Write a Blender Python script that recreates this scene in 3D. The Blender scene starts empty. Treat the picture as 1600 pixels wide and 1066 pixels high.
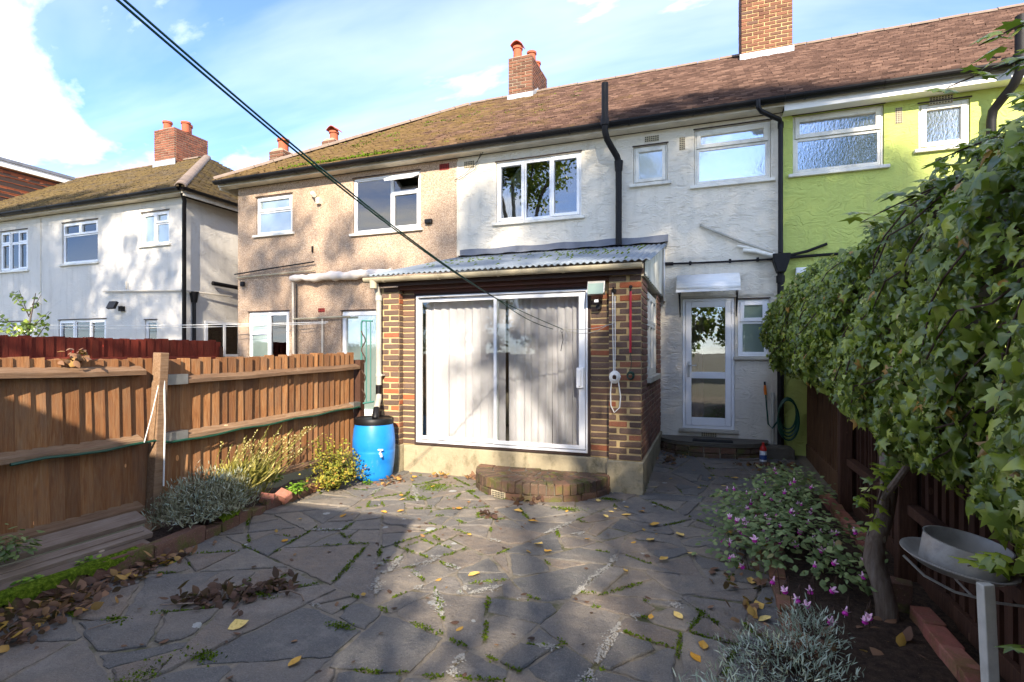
import bpy, math, random
import numpy as np
from mathutils import Vector, Matrix, Quaternion

R = math.radians
random.seed(7)
rng = np.random.default_rng(11)
sc = bpy.context.scene
col = sc.collection

# ------------------------------------------------------------------ camera
cam = bpy.data.cameras.new('camera')
cam.lens = 36.0 * 830 / 1600
cam.sensor_width = 36.0
cam.shift_y = 0.01125
cam.clip_start = 0.05
cam.clip_end = 3000
camo = bpy.data.objects.new('camera', cam)
camo.location = (0, 0, 1.6)
camo.rotation_euler = (R(90), 0, R(20.2))
col.objects.link(camo)
sc.camera = camo

# ------------------------------------------------------------------ world, sun, exposure
SUN_EL = 28.5
SUN_AZ = math.atan2(0.35, -0.937)          # measured from +Y towards +X
SKY_STRENGTH = 0.15
SUN_STRENGTH = 2.7
world = bpy.data.worlds.new('World')
sc.world = world
world.use_nodes = True
wt = world.node_tree
wt.nodes.clear()


def N(t, kind, **kw):
    n = t.nodes.new(kind)
    for k, v in kw.items():
        setattr(n, k, v)
    return n


def build_world():
    t = wt
    out = N(t, 'ShaderNodeOutputWorld')
    bg = N(t, 'ShaderNodeBackground')
    bg.inputs['Strength'].default_value = SKY_STRENGTH
    sky = N(t, 'ShaderNodeTexSky', sky_type='NISHITA')
    sky.sun_disc = False
    sky.sun_elevation = R(SUN_EL)
    sky.sun_rotation = SUN_AZ
    sky.air_density = 0.8
    sky.dust_density = 0.0
    sky.ozone_density = 3.0
    tc = N(t, 'ShaderNodeTexCoord')
    sep = N(t, 'ShaderNodeSeparateXYZ')
    t.links.new(tc.outputs['Generated'], sep.inputs[0])
    add = N(t, 'ShaderNodeMath', operation='ADD')
    add.inputs[1].default_value = 0.22
    mx = N(t, 'ShaderNodeMath', operation='MAXIMUM')
    mx.inputs[1].default_value = 0.0
    t.links.new(sep.outputs['Z'], mx.inputs[0])
    t.links.new(mx.outputs[0], add.inputs[0])
    comb = N(t, 'ShaderNodeCombineXYZ')
    for i, k in enumerate('XY'):
        dv = N(t, 'ShaderNodeMath', operation='DIVIDE')
        t.links.new(sep.outputs[k], dv.inputs[0])
        t.links.new(add.outputs[0], dv.inputs[1])
        t.links.new(dv.outputs[0], comb.inputs[i])
    mp = N(t, 'ShaderNodeMapping')
    mp.inputs['Location'].default_value = (8.2, 4.4, 0.0)
    mp.inputs['Rotation'].default_value = (0, 0, R(-20))
    mp.inputs['Scale'].default_value = (0.8, 1.25, 1.0)
    t.links.new(comb.outputs[0], mp.inputs[0])
    n1 = N(t, 'ShaderNodeTexNoise')
    n1.inputs['Scale'].default_value = 1.3
    n1.inputs['Detail'].default_value = 9
    n1.inputs['Roughness'].default_value = 0.56
    n1.inputs['Distortion'].default_value = 0.35
    t.links.new(mp.outputs[0], n1.inputs['Vector'])
    r1 = N(t, 'ShaderNodeValToRGB')
    r1.color_ramp.elements[0].position = 0.495
    r1.color_ramp.elements[1].position = 0.66
    t.links.new(n1.outputs[0], r1.inputs[0])
    # thin high veil
    mp2 = N(t, 'ShaderNodeMapping')
    mp2.inputs['Scale'].default_value = (0.5, 2.2, 1.0)
    mp2.inputs['Rotation'].default_value = (0, 0, R(-35))
    t.links.new(comb.outputs[0], mp2.inputs[0])
    n2 = N(t, 'ShaderNodeTexNoise')
    n2.inputs['Scale'].default_value = 1.1
    n2.inputs['Detail'].default_value = 6
    n2.inputs['Distortion'].default_value = 0.6
    t.links.new(mp2.outputs[0], n2.inputs['Vector'])
    r2 = N(t, 'ShaderNodeValToRGB')
    r2.color_ramp.elements[0].position = 0.40
    r2.color_ramp.elements[1].position = 0.85
    t.links.new(n2.outputs[0], r2.inputs[0])
    ml = N(t, 'ShaderNodeMath', operation='MULTIPLY')
    ml.inputs[1].default_value = 0.4
    t.links.new(r2.outputs[0], ml.inputs[0])
    mm = N(t, 'ShaderNodeMath', operation='MAXIMUM')
    t.links.new(r1.outputs[0], mm.inputs[0])
    t.links.new(ml.outputs[0], mm.inputs[1])
    mix = N(t, 'ShaderNodeMixRGB')
    mix.inputs[2].default_value = (4.6, 4.5, 4.25, 1)
    t.links.new(mm.outputs[0], mix.inputs[0])
    hs = N(t, 'ShaderNodeMixRGB', blend_type='MULTIPLY')
    hs.inputs[0].default_value = 1.0
    hs.inputs[2].default_value = (0.55, 0.57, 0.69, 1)
    t.links.new(sky.outputs[0], hs.inputs[1])
    t.links.new(hs.outputs[0], mix.inputs[1])
    t.links.new(mix.outputs[0], bg.inputs['Color'])
    t.links.new(bg.outputs[0], out.inputs[0])


build_world()
sunl = bpy.data.lights.new('sun', 'SUN')
sunl.energy = SUN_STRENGTH
sunl.angle = R(0.7)
sunl.color = (1.0, 0.88, 0.73)
suno = bpy.data.objects.new('sun', sunl)
ce = math.cos(R(SUN_EL))
sdir = Vector((-0.35 * ce, 0.937 * ce, -math.sin(R(SUN_EL))))
suno.rotation_euler = sdir.to_track_quat('-Z', 'Y').to_euler()
suno.location = (6, -20, 15)
col.objects.link(suno)

vs = sc.view_settings
vs.view_transform = 'Standard'
vs.look = 'None'
vs.exposure = 2.2
vs.gamma = 1.0
vs.use_curve_mapping = False
sc.cycles.max_bounces = 8
sc.cycles.transparent_max_bounces = 16
sc.cycles.use_denoising = True

# ------------------------------------------------------------------ materials
MATS = {}


def srgb(r, g, b):
    f = lambda v: ((v / 255 + 0.055) / 1.055) ** 2.4 if v > 10 else v / 255 / 12.92
    return (f(r), f(g), f(b))


class Mat:
    """small node helper"""
    def __init__(s, name):
        s.m = bpy.data.materials.new(name)
        s.m.use_nodes = True
        s.t = s.m.node_tree
        s.t.nodes.clear()
        s.out = N(s.t, 'ShaderNodeOutputMaterial')
        s.b = N(s.t, 'ShaderNodeBsdfPrincipled')
        s.t.links.new(s.b.outputs[0], s.out.inputs[0])
        s.geo = N(s.t, 'ShaderNodeNewGeometry')
        MATS[name] = s.m

    def link(s, a, b):
        s.t.links.new(a, b)

    def pos(s, scale=(1, 1, 1), rot=(0, 0, 0), obj=False):
        mp = N(s.t, 'ShaderNodeMapping')
        mp.inputs['Scale'].default_value = scale
        mp.inputs['Rotation'].default_value = rot
        if obj:
            tc = N(s.t, 'ShaderNodeTexCoord')
            s.link(tc.outputs['Object'], mp.inputs[0])
        else:
            s.link(s.geo.outputs['Position'], mp.inputs[0])
        return mp.outputs[0]

    def noise(s, scale, detail=4, rough=0.55, vec=None, dist=0.0):
        n = N(s.t, 'ShaderNodeTexNoise')
        n.inputs['Scale'].default_value = scale
        n.inputs['Detail'].default_value = detail
        n.inputs['Roughness'].default_value = rough
        n.inputs['Distortion'].default_value = dist
        s.link(vec if vec else s.pos(), n.inputs['Vector'])
        return n.outputs[0]

    def voro(s, scale, vec=None, feature='F1', out='Distance'):
        n = N(s.t, 'ShaderNodeTexVoronoi', feature=feature)
        n.inputs['Scale'].default_value = scale
        s.link(vec if vec else s.pos(), n.inputs['Vector'])
        return n.outputs[out]

    def ramp(s, fac, stops, interp='LINEAR'):
        r = N(s.t, 'ShaderNodeValToRGB')
        r.color_ramp.interpolation = interp
        e = r.color_ramp.elements
        while len(e) < len(stops):
            e.new(0.5)
        for el, (p, c) in zip(e, stops):
            el.position = p
            el.color = tuple(c) + (1,) if len(c) == 3 else c
        s.link(fac, r.inputs[0])
        return r.outputs[0]

    def mask(s, fac, a, b):
        return s.ramp(fac, [(a, (0, 0, 0)), (b, (1, 1, 1))])

    def mix(s, fac, a, b, mode='MIX'):
        m = N(s.t, 'ShaderNodeMixRGB', blend_type=mode)
        for i, v in ((0, fac), (1, a), (2, b)):
            if isinstance(v, (int, float)):
                m.inputs[i].default_value = v
            elif isinstance(v, tuple):
                m.inputs[i].default_value = tuple(v) + (1,) if len(v) == 3 else v
            else:
                s.link(v, m.inputs[i])
        return m.outputs[0]

    def math(s, op, a, b=0.0):
        m = N(s.t, 'ShaderNodeMath', operation=op)
        for i, v in ((0, a), (1, b)):
            if isinstance(v, (int, float)):
                m.inputs[i].default_value = v
            else:
                s.link(v, m.inputs[i])
        return m.outputs[0]

    def attr(s, name):
        a = N(s.t, 'ShaderNodeAttribute', attribute_name=name)
        return a.outputs['Fac']

    def rand(s):
        return N(s.t, 'ShaderNodeObjectInfo').outputs['Random']

    def sep(s, k):
        sp = N(s.t, 'ShaderNodeSeparateXYZ')
        s.link(s.geo.outputs['Position'], sp.inputs[0])
        return sp.outputs[k]

    def bump(s, h, strength=0.5, dist=0.01):
        b = N(s.t, 'ShaderNodeBump')
        b.inputs['Strength'].default_value = strength
        b.inputs['Distance'].default_value = dist
        s.link(h, b.inputs['Height'])
        s.link(b.outputs[0], s.b.inputs['Normal'])

    def color(s, c):
        if isinstance(c, tuple):
            s.b.inputs['Base Color'].default_value = tuple(c) + (1,)
        else:
            s.link(c, s.b.inputs['Base Color'])

    def set(s, rough=None, metal=None, spec=None, **kw):
        if rough is not None:
            if isinstance(rough, (int, float)):
                s.b.inputs['Roughness'].default_value = rough
            else:
                s.link(rough, s.b.inputs['Roughness'])
        if metal is not None:
            s.b.inputs['Metallic'].default_value = metal
        if spec is not None:
            s.b.inputs['Specular IOR Level'].default_value = spec


def mul(c, k):
    return tuple(min(1, v * k) for v in c)


def plain(name, c, rough=0.6, var=0.2, scale=7.0, bump=0.0, bscale=60, metal=0.0, spec=0.4, dirt=0.0, rand=0.0):
    m = Mat(name)
    n = m.noise(scale, 5)
    cc = m.mix(n, mul(c, 1 - var), mul(c, 1 + var))
    if rand:
        cc = m.mix(rand, cc, m.ramp(m.rand(), [(0, mul(c, 0.45)), (0.5, c), (1, mul(c, 1.6))]), 'MIX')
    if dirt:
        d = m.mask(m.noise(3.1, 8, 0.65), 0.48, 0.72)
        cc = m.mix(m.math('MULTIPLY', d, dirt), cc, srgb(70, 62, 50))
    m.color(cc)
    m.set(rough, metal, spec)
    if bump:
        m.bump(m.noise(bscale, 4), bump, 0.01)
    return m.m


def render_wall(name, c, strokes=0.8, dirt=0.3, stretch=2.8):
    """trowelled textured render"""
    m = Mat(name)
    v = m.pos((1.0, 1.0, stretch), (0, R(8), 0))
    h1 = m.noise(4.2, 2, 0.45, v, 0.9)
    h2 = m.noise(23, 4, 0.6, m.pos((1, 1, 1.7)), 0.7)
    saw = m.math('FRACT', m.math('MULTIPLY', h1, 5.0))
    ridge = m.ramp(saw, [(0.0, (0, 0, 0)), (0.80, (1, 1, 1)), (1.0, (0, 0, 0))])
    gate = m.mask(m.noise(6, 3), 0.35, 0.6)
    ridge = m.math('MULTIPLY', ridge, gate)
    hh = m.math('ADD', m.math('MULTIPLY', ridge, 0.8), m.math('MULTIPLY', h2, 0.5))
    n = m.noise(1.3, 6, 0.6)
    cc = m.mix(n, mul(c, 0.88), mul(c, 1.06))
    st = m.noise(2.2, 9, 0.7, m.pos((2.6, 1, 0.32)))
    cc = m.mix(m.math('MULTIPLY', m.mask(st, 0.52, 0.78), dirt), cc, srgb(128, 118, 98))
    fine = m.mask(m.noise(60, 3), 0.6, 0.8)
    cc = m.mix(m.math('MULTIPLY', fine, 0.16), cc, mul(c, 0.5))
    m.color(cc)
    m.set(0.85, spec=0.2)
    m.bump(hh, strokes, 0.013)
    return m.m


def build_materials():
    render_wall('white_render', srgb(222, 214, 196), 0.8, 0.28)
    render_wall('far_white_render', srgb(214, 209, 198), 0.45, 0.35)
    render_wall('lime_render', srgb(188, 198, 108), 0.75, 0.30, 1.4)
    # pebbledash
    m = Mat('pebbledash')
    v1 = m.voro(150, out='Color')
    sp = N(m.t, 'ShaderNodeSeparateColor'); m.link(v1, sp.inputs[0])
    stones = m.ramp(sp.outputs[0], [(0, srgb(98, 76, 60)), (0.25, srgb(154, 128, 106)), (0.5, srgb(186, 160, 134)), (0.8, srgb(202, 178, 152)), (1, srgb(222, 206, 186))])
    big = m.noise(1.1, 5)
    cc = m.mix(m.math('MULTIPLY', m.mask(big, 0.4, 0.75), 0.35), stones, srgb(158, 128, 102))
    m.color(cc); m.set(0.9, spec=0.2)
    m.bump(m.voro(150), 0.7, 0.010)
    # brick families
    def brick(name, stops, moss=0.0):
        m = Mat(name)
        base = m.ramp(m.rand(), stops)
        n = m.noise(22, 6, 0.65)
        cc = m.mix(m.mask(n, 0.35, 0.75), base, mul(srgb(120, 90, 70), 0.8), 'MIX')
        cc = m.mix(0.55, base, cc)
        sp = m.mask(m.noise(90, 2), 0.62, 0.72)
        cc = m.mix(m.math('MULTIPLY', sp, 0.35), cc, srgb(180, 160, 120))
        if moss:
            g = m.mask(m.noise(5, 7, 0.7), 0.5, 0.62)
            cc = m.mix(m.math('MULTIPLY', g, moss), cc, m.mix(m.noise(70, 3), srgb(36, 48, 10), srgb(104, 122, 30)))
        m.color(cc); m.set(0.88, spec=0.25)
        m.bump(m.noise(75, 6, 0.65), 0.6, 0.012)
    brick('stock_brick', [(0, srgb(80, 67, 61)), (0.25, srgb(94, 79, 70)), (0.5, srgb(108, 90, 80)), (0.74, srgb(102, 82, 70)), (0.86, srgb(124, 90, 72)), (0.95, srgb(156, 88, 60)), (1, srgb(176, 94, 58))])
    brick('red_brick', [(0, srgb(104, 76, 66)), (0.4, srgb(126, 92, 78)), (0.7, srgb(138, 100, 84)), (1, srgb(118, 88, 80))])
    brick('far_brick', [(0, srgb(98, 56, 44)), (0.4, srgb(130, 76, 58)), (0.7, srgb(142, 86, 64)), (1, srgb(112, 72, 62))])
    brick('chimney_brick', [(0, srgb(88, 60, 48)), (0.35, srgb(114, 76, 58)), (0.7, srgb(128, 84, 64)), (1, srgb(86, 68, 60))])
    brick('edging_brick', [(0, srgb(92, 68, 58)), (0.5, srgb(118, 86, 72)), (1, srgb(146, 98, 72))], 0.6)
    brick('step_brick', [(0, srgb(76, 64, 54)), (0.5, srgb(92, 76, 64)), (1, srgb(116, 84, 66))], 0.5)
    brick('bed_brick', [(0, srgb(130, 80, 72)), (0.5, srgb(162, 98, 84)), (1, srgb(172, 114, 98))], 0.4)
    # mortars
    plain('yellow_mortar', srgb(186, 162, 116), 0.95, 0.25, 9, 0.6, 70, dirt=0.35)
    plain('grey_mortar', srgb(150, 136, 114), 0.95, 0.25, 9, 0.6, 70, dirt=0.3)
    # concrete plinth
    m = Mat('plinth_concrete')
    z = m.sep('Z')
    base = m.mix(m.noise(4, 8, 0.65), srgb(118, 108, 88), srgb(184, 172, 142))
    mossf = m.mask(m.noise(6, 8, 0.7, m.pos((1, 1, 0.6))), 0.5, 0.7)
    cc = m.mix(m.math('MULTIPLY', mossf, 0.7), base, srgb(78, 74, 48))
    m.color(cc); m.set(0.92, spec=0.2); m.bump(m.noise(45, 6), 0.5, 0.01)
    # roof tiles
    def tiles(name, a, b, c, mossx0=None, mossx1=None, mossamt=0.0):
        m = Mat(name)
        tn = m.attr('tone')
        base = m.ramp(tn, [(0, a), (0.55, b), (1, c)])
        base = m.mix(m.math('MULTIPLY', m.noise(35, 4), 0.25), base, mul(a, 0.6))
        big = m.noise(1.2, 8, 0.72, m.pos((1, 1.6, 1.6)))
        if mossx0 is not None:
            x = m.sep('X')
            mr = N(m.t, 'ShaderNodeMapRange')
            m.link(x, mr.inputs[0])
            mr.inputs[1].default_value = mossx0; mr.inputs[2].default_value = mossx1
            mr.inputs[3].default_value = 0.30; mr.inputs[4].default_value = -0.22
            big = m.math('ADD', big, mr.outputs[0])
        g = m.math('MULTIPLY', m.mask(m.math('ADD', big, m.math('MULTIPLY', m.noise(26, 3), 0.25)), 0.60, 0.80), mossamt)
        mossc = m.ramp(m.noise(9, 5), [(0.3, srgb(70, 58, 34)), (0.55, srgb(116, 96, 52)), (0.75, srgb(92, 86, 38))])
        m.color(m.mix(g, base, mossc))
        m.set(0.9, spec=0.2)
        m.bump(m.noise(60, 4), 0.5, 0.01)
    tiles('clay_tiles', srgb(60, 45, 39), srgb(94, 72, 62), srgb(128, 102, 88), -8.5, 0.5, 0.62)
    tiles('far_tiles', srgb(56, 49, 43), srgb(80, 71, 61), srgb(100, 90, 76), -40, 40, 0.6)
    tiles('hung_tiles', srgb(120, 66, 44), srgb(146, 84, 56), srgb(160, 96, 66))
    plain('ridge_tile', srgb(128, 112, 98), 0.9, 0.3, 8, 0.4, 40, dirt=0.3)
    plain('chimney_pot', srgb(168, 88, 58), 0.8, 0.2, 10, 0.2, 50, dirt=0.3)
    plain('lead', srgb(160, 166, 172), 0.55, 0.2, 9, 0.3, 20, metal=0.3)
    plain('dark_lead', srgb(112, 116, 124), 0.7, 0.25, 6, 0.3, 30, dirt=0.4)
    # plastics and paints
    plain('black_plastic', srgb(20, 19, 20), 0.45, 0.3, 8, 0.06, 30, spec=0.25)
    plain('black_iron', srgb(26, 24, 24), 0.6, 0.5, 14, 0.25, 60, spec=0.25)
    plain('cream_paint', srgb(214, 204, 184), 0.6, 0.12, 5, 0.1, 40, dirt=0.3)
    plain('white_paint', srgb(236, 234, 228), 0.5, 0.05, 5, 0.05, 40, dirt=0.18)
    plain('upvc', srgb(238, 238, 236), 0.28, 0.04, 4, 0.0, dirt=0.08)
    plain('aged_upvc', srgb(226, 222, 208), 0.4, 0.08, 6, 0.05, 50, dirt=0.4)
    plain('aluminium', srgb(226, 228, 230), 0.35, 0.05, 6, 0, dirt=0.08, metal=0.15)
    plain('grey_plastic', srgb(176, 172, 158), 0.45, 0.1, 9, 0.05, 40, dirt=0.35)
    plain('weathered_gutter', srgb(168, 158, 132), 0.6, 0.18, 9, 0.15, 40, dirt=0.6)
    plain('sill_stone', srgb(186, 178, 160), 0.85, 0.15, 12, 0.3, 60, dirt=0.4)
    plain('dark_timber', srgb(58, 44, 38), 0.8, 0.3, 14, 0.3, 50)
    plain('red_timber', srgb(84, 52, 44), 0.75, 0.3, 14, 0.3, 50, dirt=0.4)
    plain('room_wall', srgb(120, 112, 100), 0.9, 0.1)
    plain('vent_clay', srgb(190, 178, 150), 0.9, 0.15, 20, 0.3, 50, dirt=0.3)
    plain('vent_red', srgb(150, 48, 40), 0.85, 0.15, 20, 0.3, 50)
    plain('vent_hole', srgb(22, 20, 18), 0.9, 0.1)
    plain('red_paint', srgb(176, 34, 48), 0.45, 0.1)
    plain('teal_paint', srgb(62, 116, 106), 0.5, 0.15, 8, 0.1)
    plain('rubber', srgb(24, 24, 24), 0.8, 0.2)
    plain('steel', srgb(176, 176, 172), 0.4, 0.2, 12, 0.15, 40, metal=0.8, dirt=0.3)
    plain('tin', srgb(184, 182, 176), 0.5, 0.3, 9, 0.2, 30, metal=0.55, dirt=0.55)
    plain('green_line', srgb(10, 50, 40), 0.4, 0.15, spec=0.5)
    plain('green_hose', srgb(14, 66, 48), 0.35, 0.15, spec=0.5)
    plain('orange_plastic', srgb(226, 118, 24), 0.4, 0.1)
    plain('white_rope', srgb(214, 212, 204), 0.8, 0.1, 60)
    plain('canvas', srgb(226, 214, 200), 0.85, 0.1, 6, 0.3, 30, dirt=0.2)
    plain('white_sheet_metal', srgb(226, 226, 222), 0.45, 0.05, 7, 0, dirt=0.15)
    plain('bottle_red', srgb(190, 40, 30), 0.4, 0.1)
    plain('bottle_white', srgb(226, 228, 232), 0.4, 0.05)
    plain('bottle_blue', srgb(60, 84, 140), 0.4, 0.2)
    plain('post_paint', srgb(200, 198, 188), 0.75, 0.2, 14, 0.3, 60, dirt=0.4)
    # corrugated sheet
    m = Mat('corrugated_sheet')
    n = m.noise(3, 8, 0.65, m.pos((1, 0.4, 1)))
    cc = m.mix(n, srgb(92, 102, 110), srgb(146, 154, 160))
    cc = m.mix(m.math('MULTIPLY', m.mask(m.noise(9, 8, 0.7), 0.56, 0.74), 0.6), cc, srgb(84, 84, 66))
    m.color(cc); m.set(0.75, spec=0.25); m.bump(m.noise(60, 4), 0.25, 0.01)
    m = Mat('translucent_sheet')
    n = m.noise(2.6, 9, 0.7, m.pos((1, 2, 0.5)))
    m.color(m.mix(m.mask(n, 0.45, 0.7), srgb(208, 206, 194), srgb(138, 130, 112))); m.set(0.7, spec=0.3)
    # blue drum
    m = Mat('blue_plastic')
    n = m.noise(5, 7, 0.65)
    cc = m.mix(n, srgb(10, 104, 190), srgb(34, 138, 214))
    cc = m.mix(m.math('MULTIPLY', m.mask(m.noise(9, 8, 0.7, m.pos((1, 1, 0.35))), 0.58, 0.72), 0.5), cc, srgb(120, 160, 176))
    m.color(cc); m.set(0.38, spec=0.5); m.bump(m.noise(30, 3), 0.05, 0.01)
    # wood
    def wood(name, a, b, axis, weather=None, wamt=0.4, rnd=0.5):
        m = Mat(name)
        s = {'z': (26, 26, 2.0), 'y': (26, 2.0, 26), 'x': (2.0, 26, 26)}[axis]
        def own(sc_):
            vm = N(m.t, 'ShaderNodeVectorMath', operation='ADD')
            m.link(m.pos(sc_), vm.inputs[0])
            cb = N(m.t, 'ShaderNodeCombineXYZ')
            k_ = m.math('MULTIPLY', m.rand(), 37.0)
            for q in range(3): m.link(k_, cb.inputs[q])
            m.link(cb.outputs[0], vm.inputs[1])
            return vm.outputs[0]
        g = m.noise(1.6, 7, 0.62, own(s), 1.4)
        cc = m.ramp(g, [(0.25, mul(a, 0.55)), (0.45, a), (0.7, b)])
        if weather:
            w = m.mask(m.noise(2.4, 8, 0.68, own({'z': (3, 3, 1), 'y': (3, 1, 3), 'x': (1, 3, 3)}[axis])), 0.44, 0.66)
            cc = m.mix(m.math('MULTIPLY', w, wamt), cc, weather)
        cc = m.mix(rnd, cc, m.mix(1.0, cc, m.ramp(m.rand(), [(0, (0.52, 0.47, 0.44)), (0.3, (0.86, 0.80, 0.77)), (0.6, (1.08, 1.06, 1.04)), (1, (1.4, 1.38, 1.35))]), 'MULTIPLY'))
        k = m.mask(m.voro(5.5, own({'z': (1, 1, 0.45), 'y': (1, 0.45, 1), 'x': (0.45, 1, 1)}[axis])), 0.07, 0.03)
        cc = m.mix(m.math('MULTIPLY', k, 0.7), cc, srgb(56, 32, 20))
        m.color(cc); m.set(0.8, spec=0.25)
        m.bump(m.noise(2.2, 6, 0.65, m.pos(s), 1.2), 0.55, 0.008)
    wood('fence_pale', srgb(216, 150, 90), srgb(240, 190, 132), 'z', srgb(172, 146, 120), 0.55, 0.85)
    wood('fence_rail', srgb(206, 168, 128), srgb(234, 204, 166), 'y', srgb(140, 122, 102), 0.5)
    wood('old_board', srgb(212, 194, 172), srgb(234, 220, 202), 'y', srgb(164, 146, 128), 0.5)
    wood('red_pale', srgb(150, 44, 30), srgb(184, 66, 46), 'z', srgb(150, 80, 56), 0.25, 0.4)
    wood('dark_pale', srgb(92, 66, 52), srgb(124, 94, 74), 'z', srgb(58, 46, 38), 0.5, 0.6)
    wood('warm_pale', srgb(150, 114, 80), srgb(182, 144, 104), 'z', srgb(96, 74, 56), 0.5, 0.5)
    wood('shed_board', srgb(170, 146, 116), srgb(196, 172, 142), 'x', srgb(90, 76, 60), 0.4)
    wood('bark', srgb(174, 162, 144), srgb(212, 202, 186), 'z', srgb(70, 60, 46), 0.5, 0.1)
    # paving stone
    m = Mat('paving_stone')
    rd = m.rand()
    base = m.ramp(rd, [(0, srgb(96, 96, 92)), (0.25, srgb(114, 111, 104)), (0.5, srgb(132, 122, 108)), (0.72, srgb(134, 117, 98)), (0.88, srgb(150, 139, 121)), (1, srgb(104, 103, 98))])
    cc = m.mix(m.mask(m.noise(7, 9, 0.7), 0.3, 0.75), srgb(92, 90, 88), base)
    cc = m.mix(0.75, base, cc)
    cc = m.mix(m.math('MULTIPLY', m.mask(m.noise(2.6, 9, 0.75), 0.52, 0.66), 0.45), cc, srgb(150, 143, 132))
    grit = m.mask(m.noise(130, 2), 0.58, 0.72)
    cc = m.mix(m.math('MULTIPLY', grit, 0.5), cc, srgb(158, 152, 144))
    cc = m.mix(m.math('MULTIPLY', m.mask(m.noise(55, 3, 0.7), 0.52, 0.7), 0.4), cc, srgb(136, 130, 122))
    dk = m.mask(m.noise(150, 2, 0.5, m.pos((1, 1, 1), (0.3, 0.5, 0.2))), 0.60, 0.72)
    cc = m.mix(m.math('MULTIPLY', dk, 0.6), cc, srgb(50, 49, 49))
    # pale lichen discs
    v = m.voro(2.6, m.pos((1, 1, 0)))
    vc = m.voro(2.6, m.pos((1, 1, 0)), out='Color')
    sp = N(m.t, 'ShaderNodeSeparateColor'); m.link(vc, sp.inputs[0])
    rad = m.math('MULTIPLY', m.mask(sp.outputs[0], 0.45, 1.0), 0.16)
    edge = m.math('ADD', v, m.math('MULTIPLY', m.math('SUBTRACT', m.noise(30, 4), 0.5), 0.09))
    lich = m.math('LESS_THAN', edge, rad)
    cc = m.mix(m.math('MULTIPLY', lich, 0.75), cc, srgb(176, 178, 172))
    warm = m.mask(m.noise(1.4, 6, 0.6), 0.5, 0.75)
    cc = m.mix(m.math('MULTIPLY', warm, 0.35), cc, srgb(146, 128, 106))
    gm = m.mask(m.noise(4.4, 9, 0.75), 0.62, 0.72)
    cc = m.mix(m.math('MULTIPLY', gm, 0.35), cc, srgb(84, 94, 50))
    m.color(cc); m.set(0.78, spec=0.35)
    m.bump(m.math('ADD', m.noise(70, 6, 0.7), m.math('MULTIPLY', m.noise(9, 5), 1.8)), 0.8, 0.018)
    # joints
    m = Mat('patio_mortar')
    cc = m.mix(m.noise(30, 6, 0.7), srgb(98, 91, 80), srgb(158, 147, 129))
    gm = m.mask(m.noise(2.1, 7, 0.7), 0.52, 0.62)
    cc = m.mix(m.math('MULTIPLY', gm, 0.75), cc, m.mix(m.noise(60, 3), srgb(40, 46, 16), srgb(86, 92, 40)))
    m.color(cc); m.set(0.95, spec=0.2); m.bump(m.noise(110, 4), 0.8, 0.015)
    plain('lime_smear', srgb(150, 147, 138), 0.95, 0.15, 30, 0.6, 90, dirt=0.3)
    plain('step_slab', srgb(98, 92, 80), 0.9, 0.35, 12, 0.6, 70, dirt=0.5)
    m = Mat('moss')
    cc = m.ramp(m.noise(50, 4), [(0.3, srgb(56, 74, 14)), (0.55, srgb(98, 120, 26)), (0.8, srgb(144, 154, 52))])
    m.color(cc); m.set(0.95, spec=0.1); m.bump(m.noise(160, 3), 1.0, 0.02)
    m = Mat('soil')
    cc = m.mix(m.mask(m.noise(26, 8, 0.75), 0.35, 0.75), srgb(52, 42, 36), srgb(100, 82, 68))
    cc = m.mix(m.math('MULTIPLY', m.mask(m.noise(160, 2), 0.66, 0.72), 0.6), cc, srgb(150, 136, 116))
    m.color(cc); m.set(0.95, spec=0.15); m.bump(m.noise(60, 7, 0.75), 1.0, 0.03)
    plain('outer_ground', srgb(86, 84, 60), 0.95, 0.3, 2, 0.5, 30)

    # glass kinds
    def glass(name, tint, ior=1.9, rough=0.0, wav=0.0):
        m = Mat(name)
        m.t.nodes.remove(m.b)
        tr = N(m.t, 'ShaderNodeBsdfTransparent'); tr.inputs[0].default_value = tint + (1,)
        gl = N(m.t, 'ShaderNodeBsdfGlossy'); gl.inputs['Roughness'].default_value = rough
        fr = N(m.t, 'ShaderNodeFresnel'); fr.inputs['IOR'].default_value = ior
        mx = N(m.t, 'ShaderNodeMixShader')
        if wav:
            b = N(m.t, 'ShaderNodeBump'); b.inputs['Strength'].default_value = wav; b.inputs['Distance'].default_value = 0.02
            m.link(m.noise(2.0, 2), b.inputs['Height'])
            m.link(b.outputs[0], gl.inputs['Normal'])
        m.link(fr.outputs[0], mx.inputs[0]); m.link(tr.outputs[0], mx.inputs[1]); m.link(gl.outputs[0], mx.inputs[2])
        m.link(mx.outputs[0], m.out.inputs[0])
    glass('clear_glass', (0.9, 0.92, 0.9), 2.2, 0.0, 0.03)
    glass('sheer_glass', (0.93, 0.95, 0.94), 1.6, 0.0, 0.02)

    def obscure(name, c, refl, bs, bst, dark=(0.02, 0.02, 0.02)):
        m = Mat(name)
        m.t.nodes.remove(m.b)
        df = N(m.t, 'ShaderNodeBsdfDiffuse'); df.inputs[0].default_value = c + (1,)
        gl = N(m.t, 'ShaderNodeBsdfGlossy'); gl.inputs['Roughness'].default_value = 0.04
        gl.inputs[0].default_value = (0.95, 0.97, 1.0, 1)
        b = N(m.t, 'ShaderNodeBump'); b.inputs['Strength'].default_value = bst; b.inputs['Distance'].default_value = 0.01
        m.link(m.noise(bs, 3, 0.6, m.pos((1, 1, 0.5))), b.inputs['Height'])
        m.link(b.outputs[0], gl.inputs['Normal'])
        mx = N(m.t, 'ShaderNodeMixShader'); mx.inputs[0].default_value = refl
        m.link(df.outputs[0], mx.inputs[1]); m.link(gl.outputs[0], mx.inputs[2])
        m.link(mx.outputs[0], m.out.inputs[0])
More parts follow.
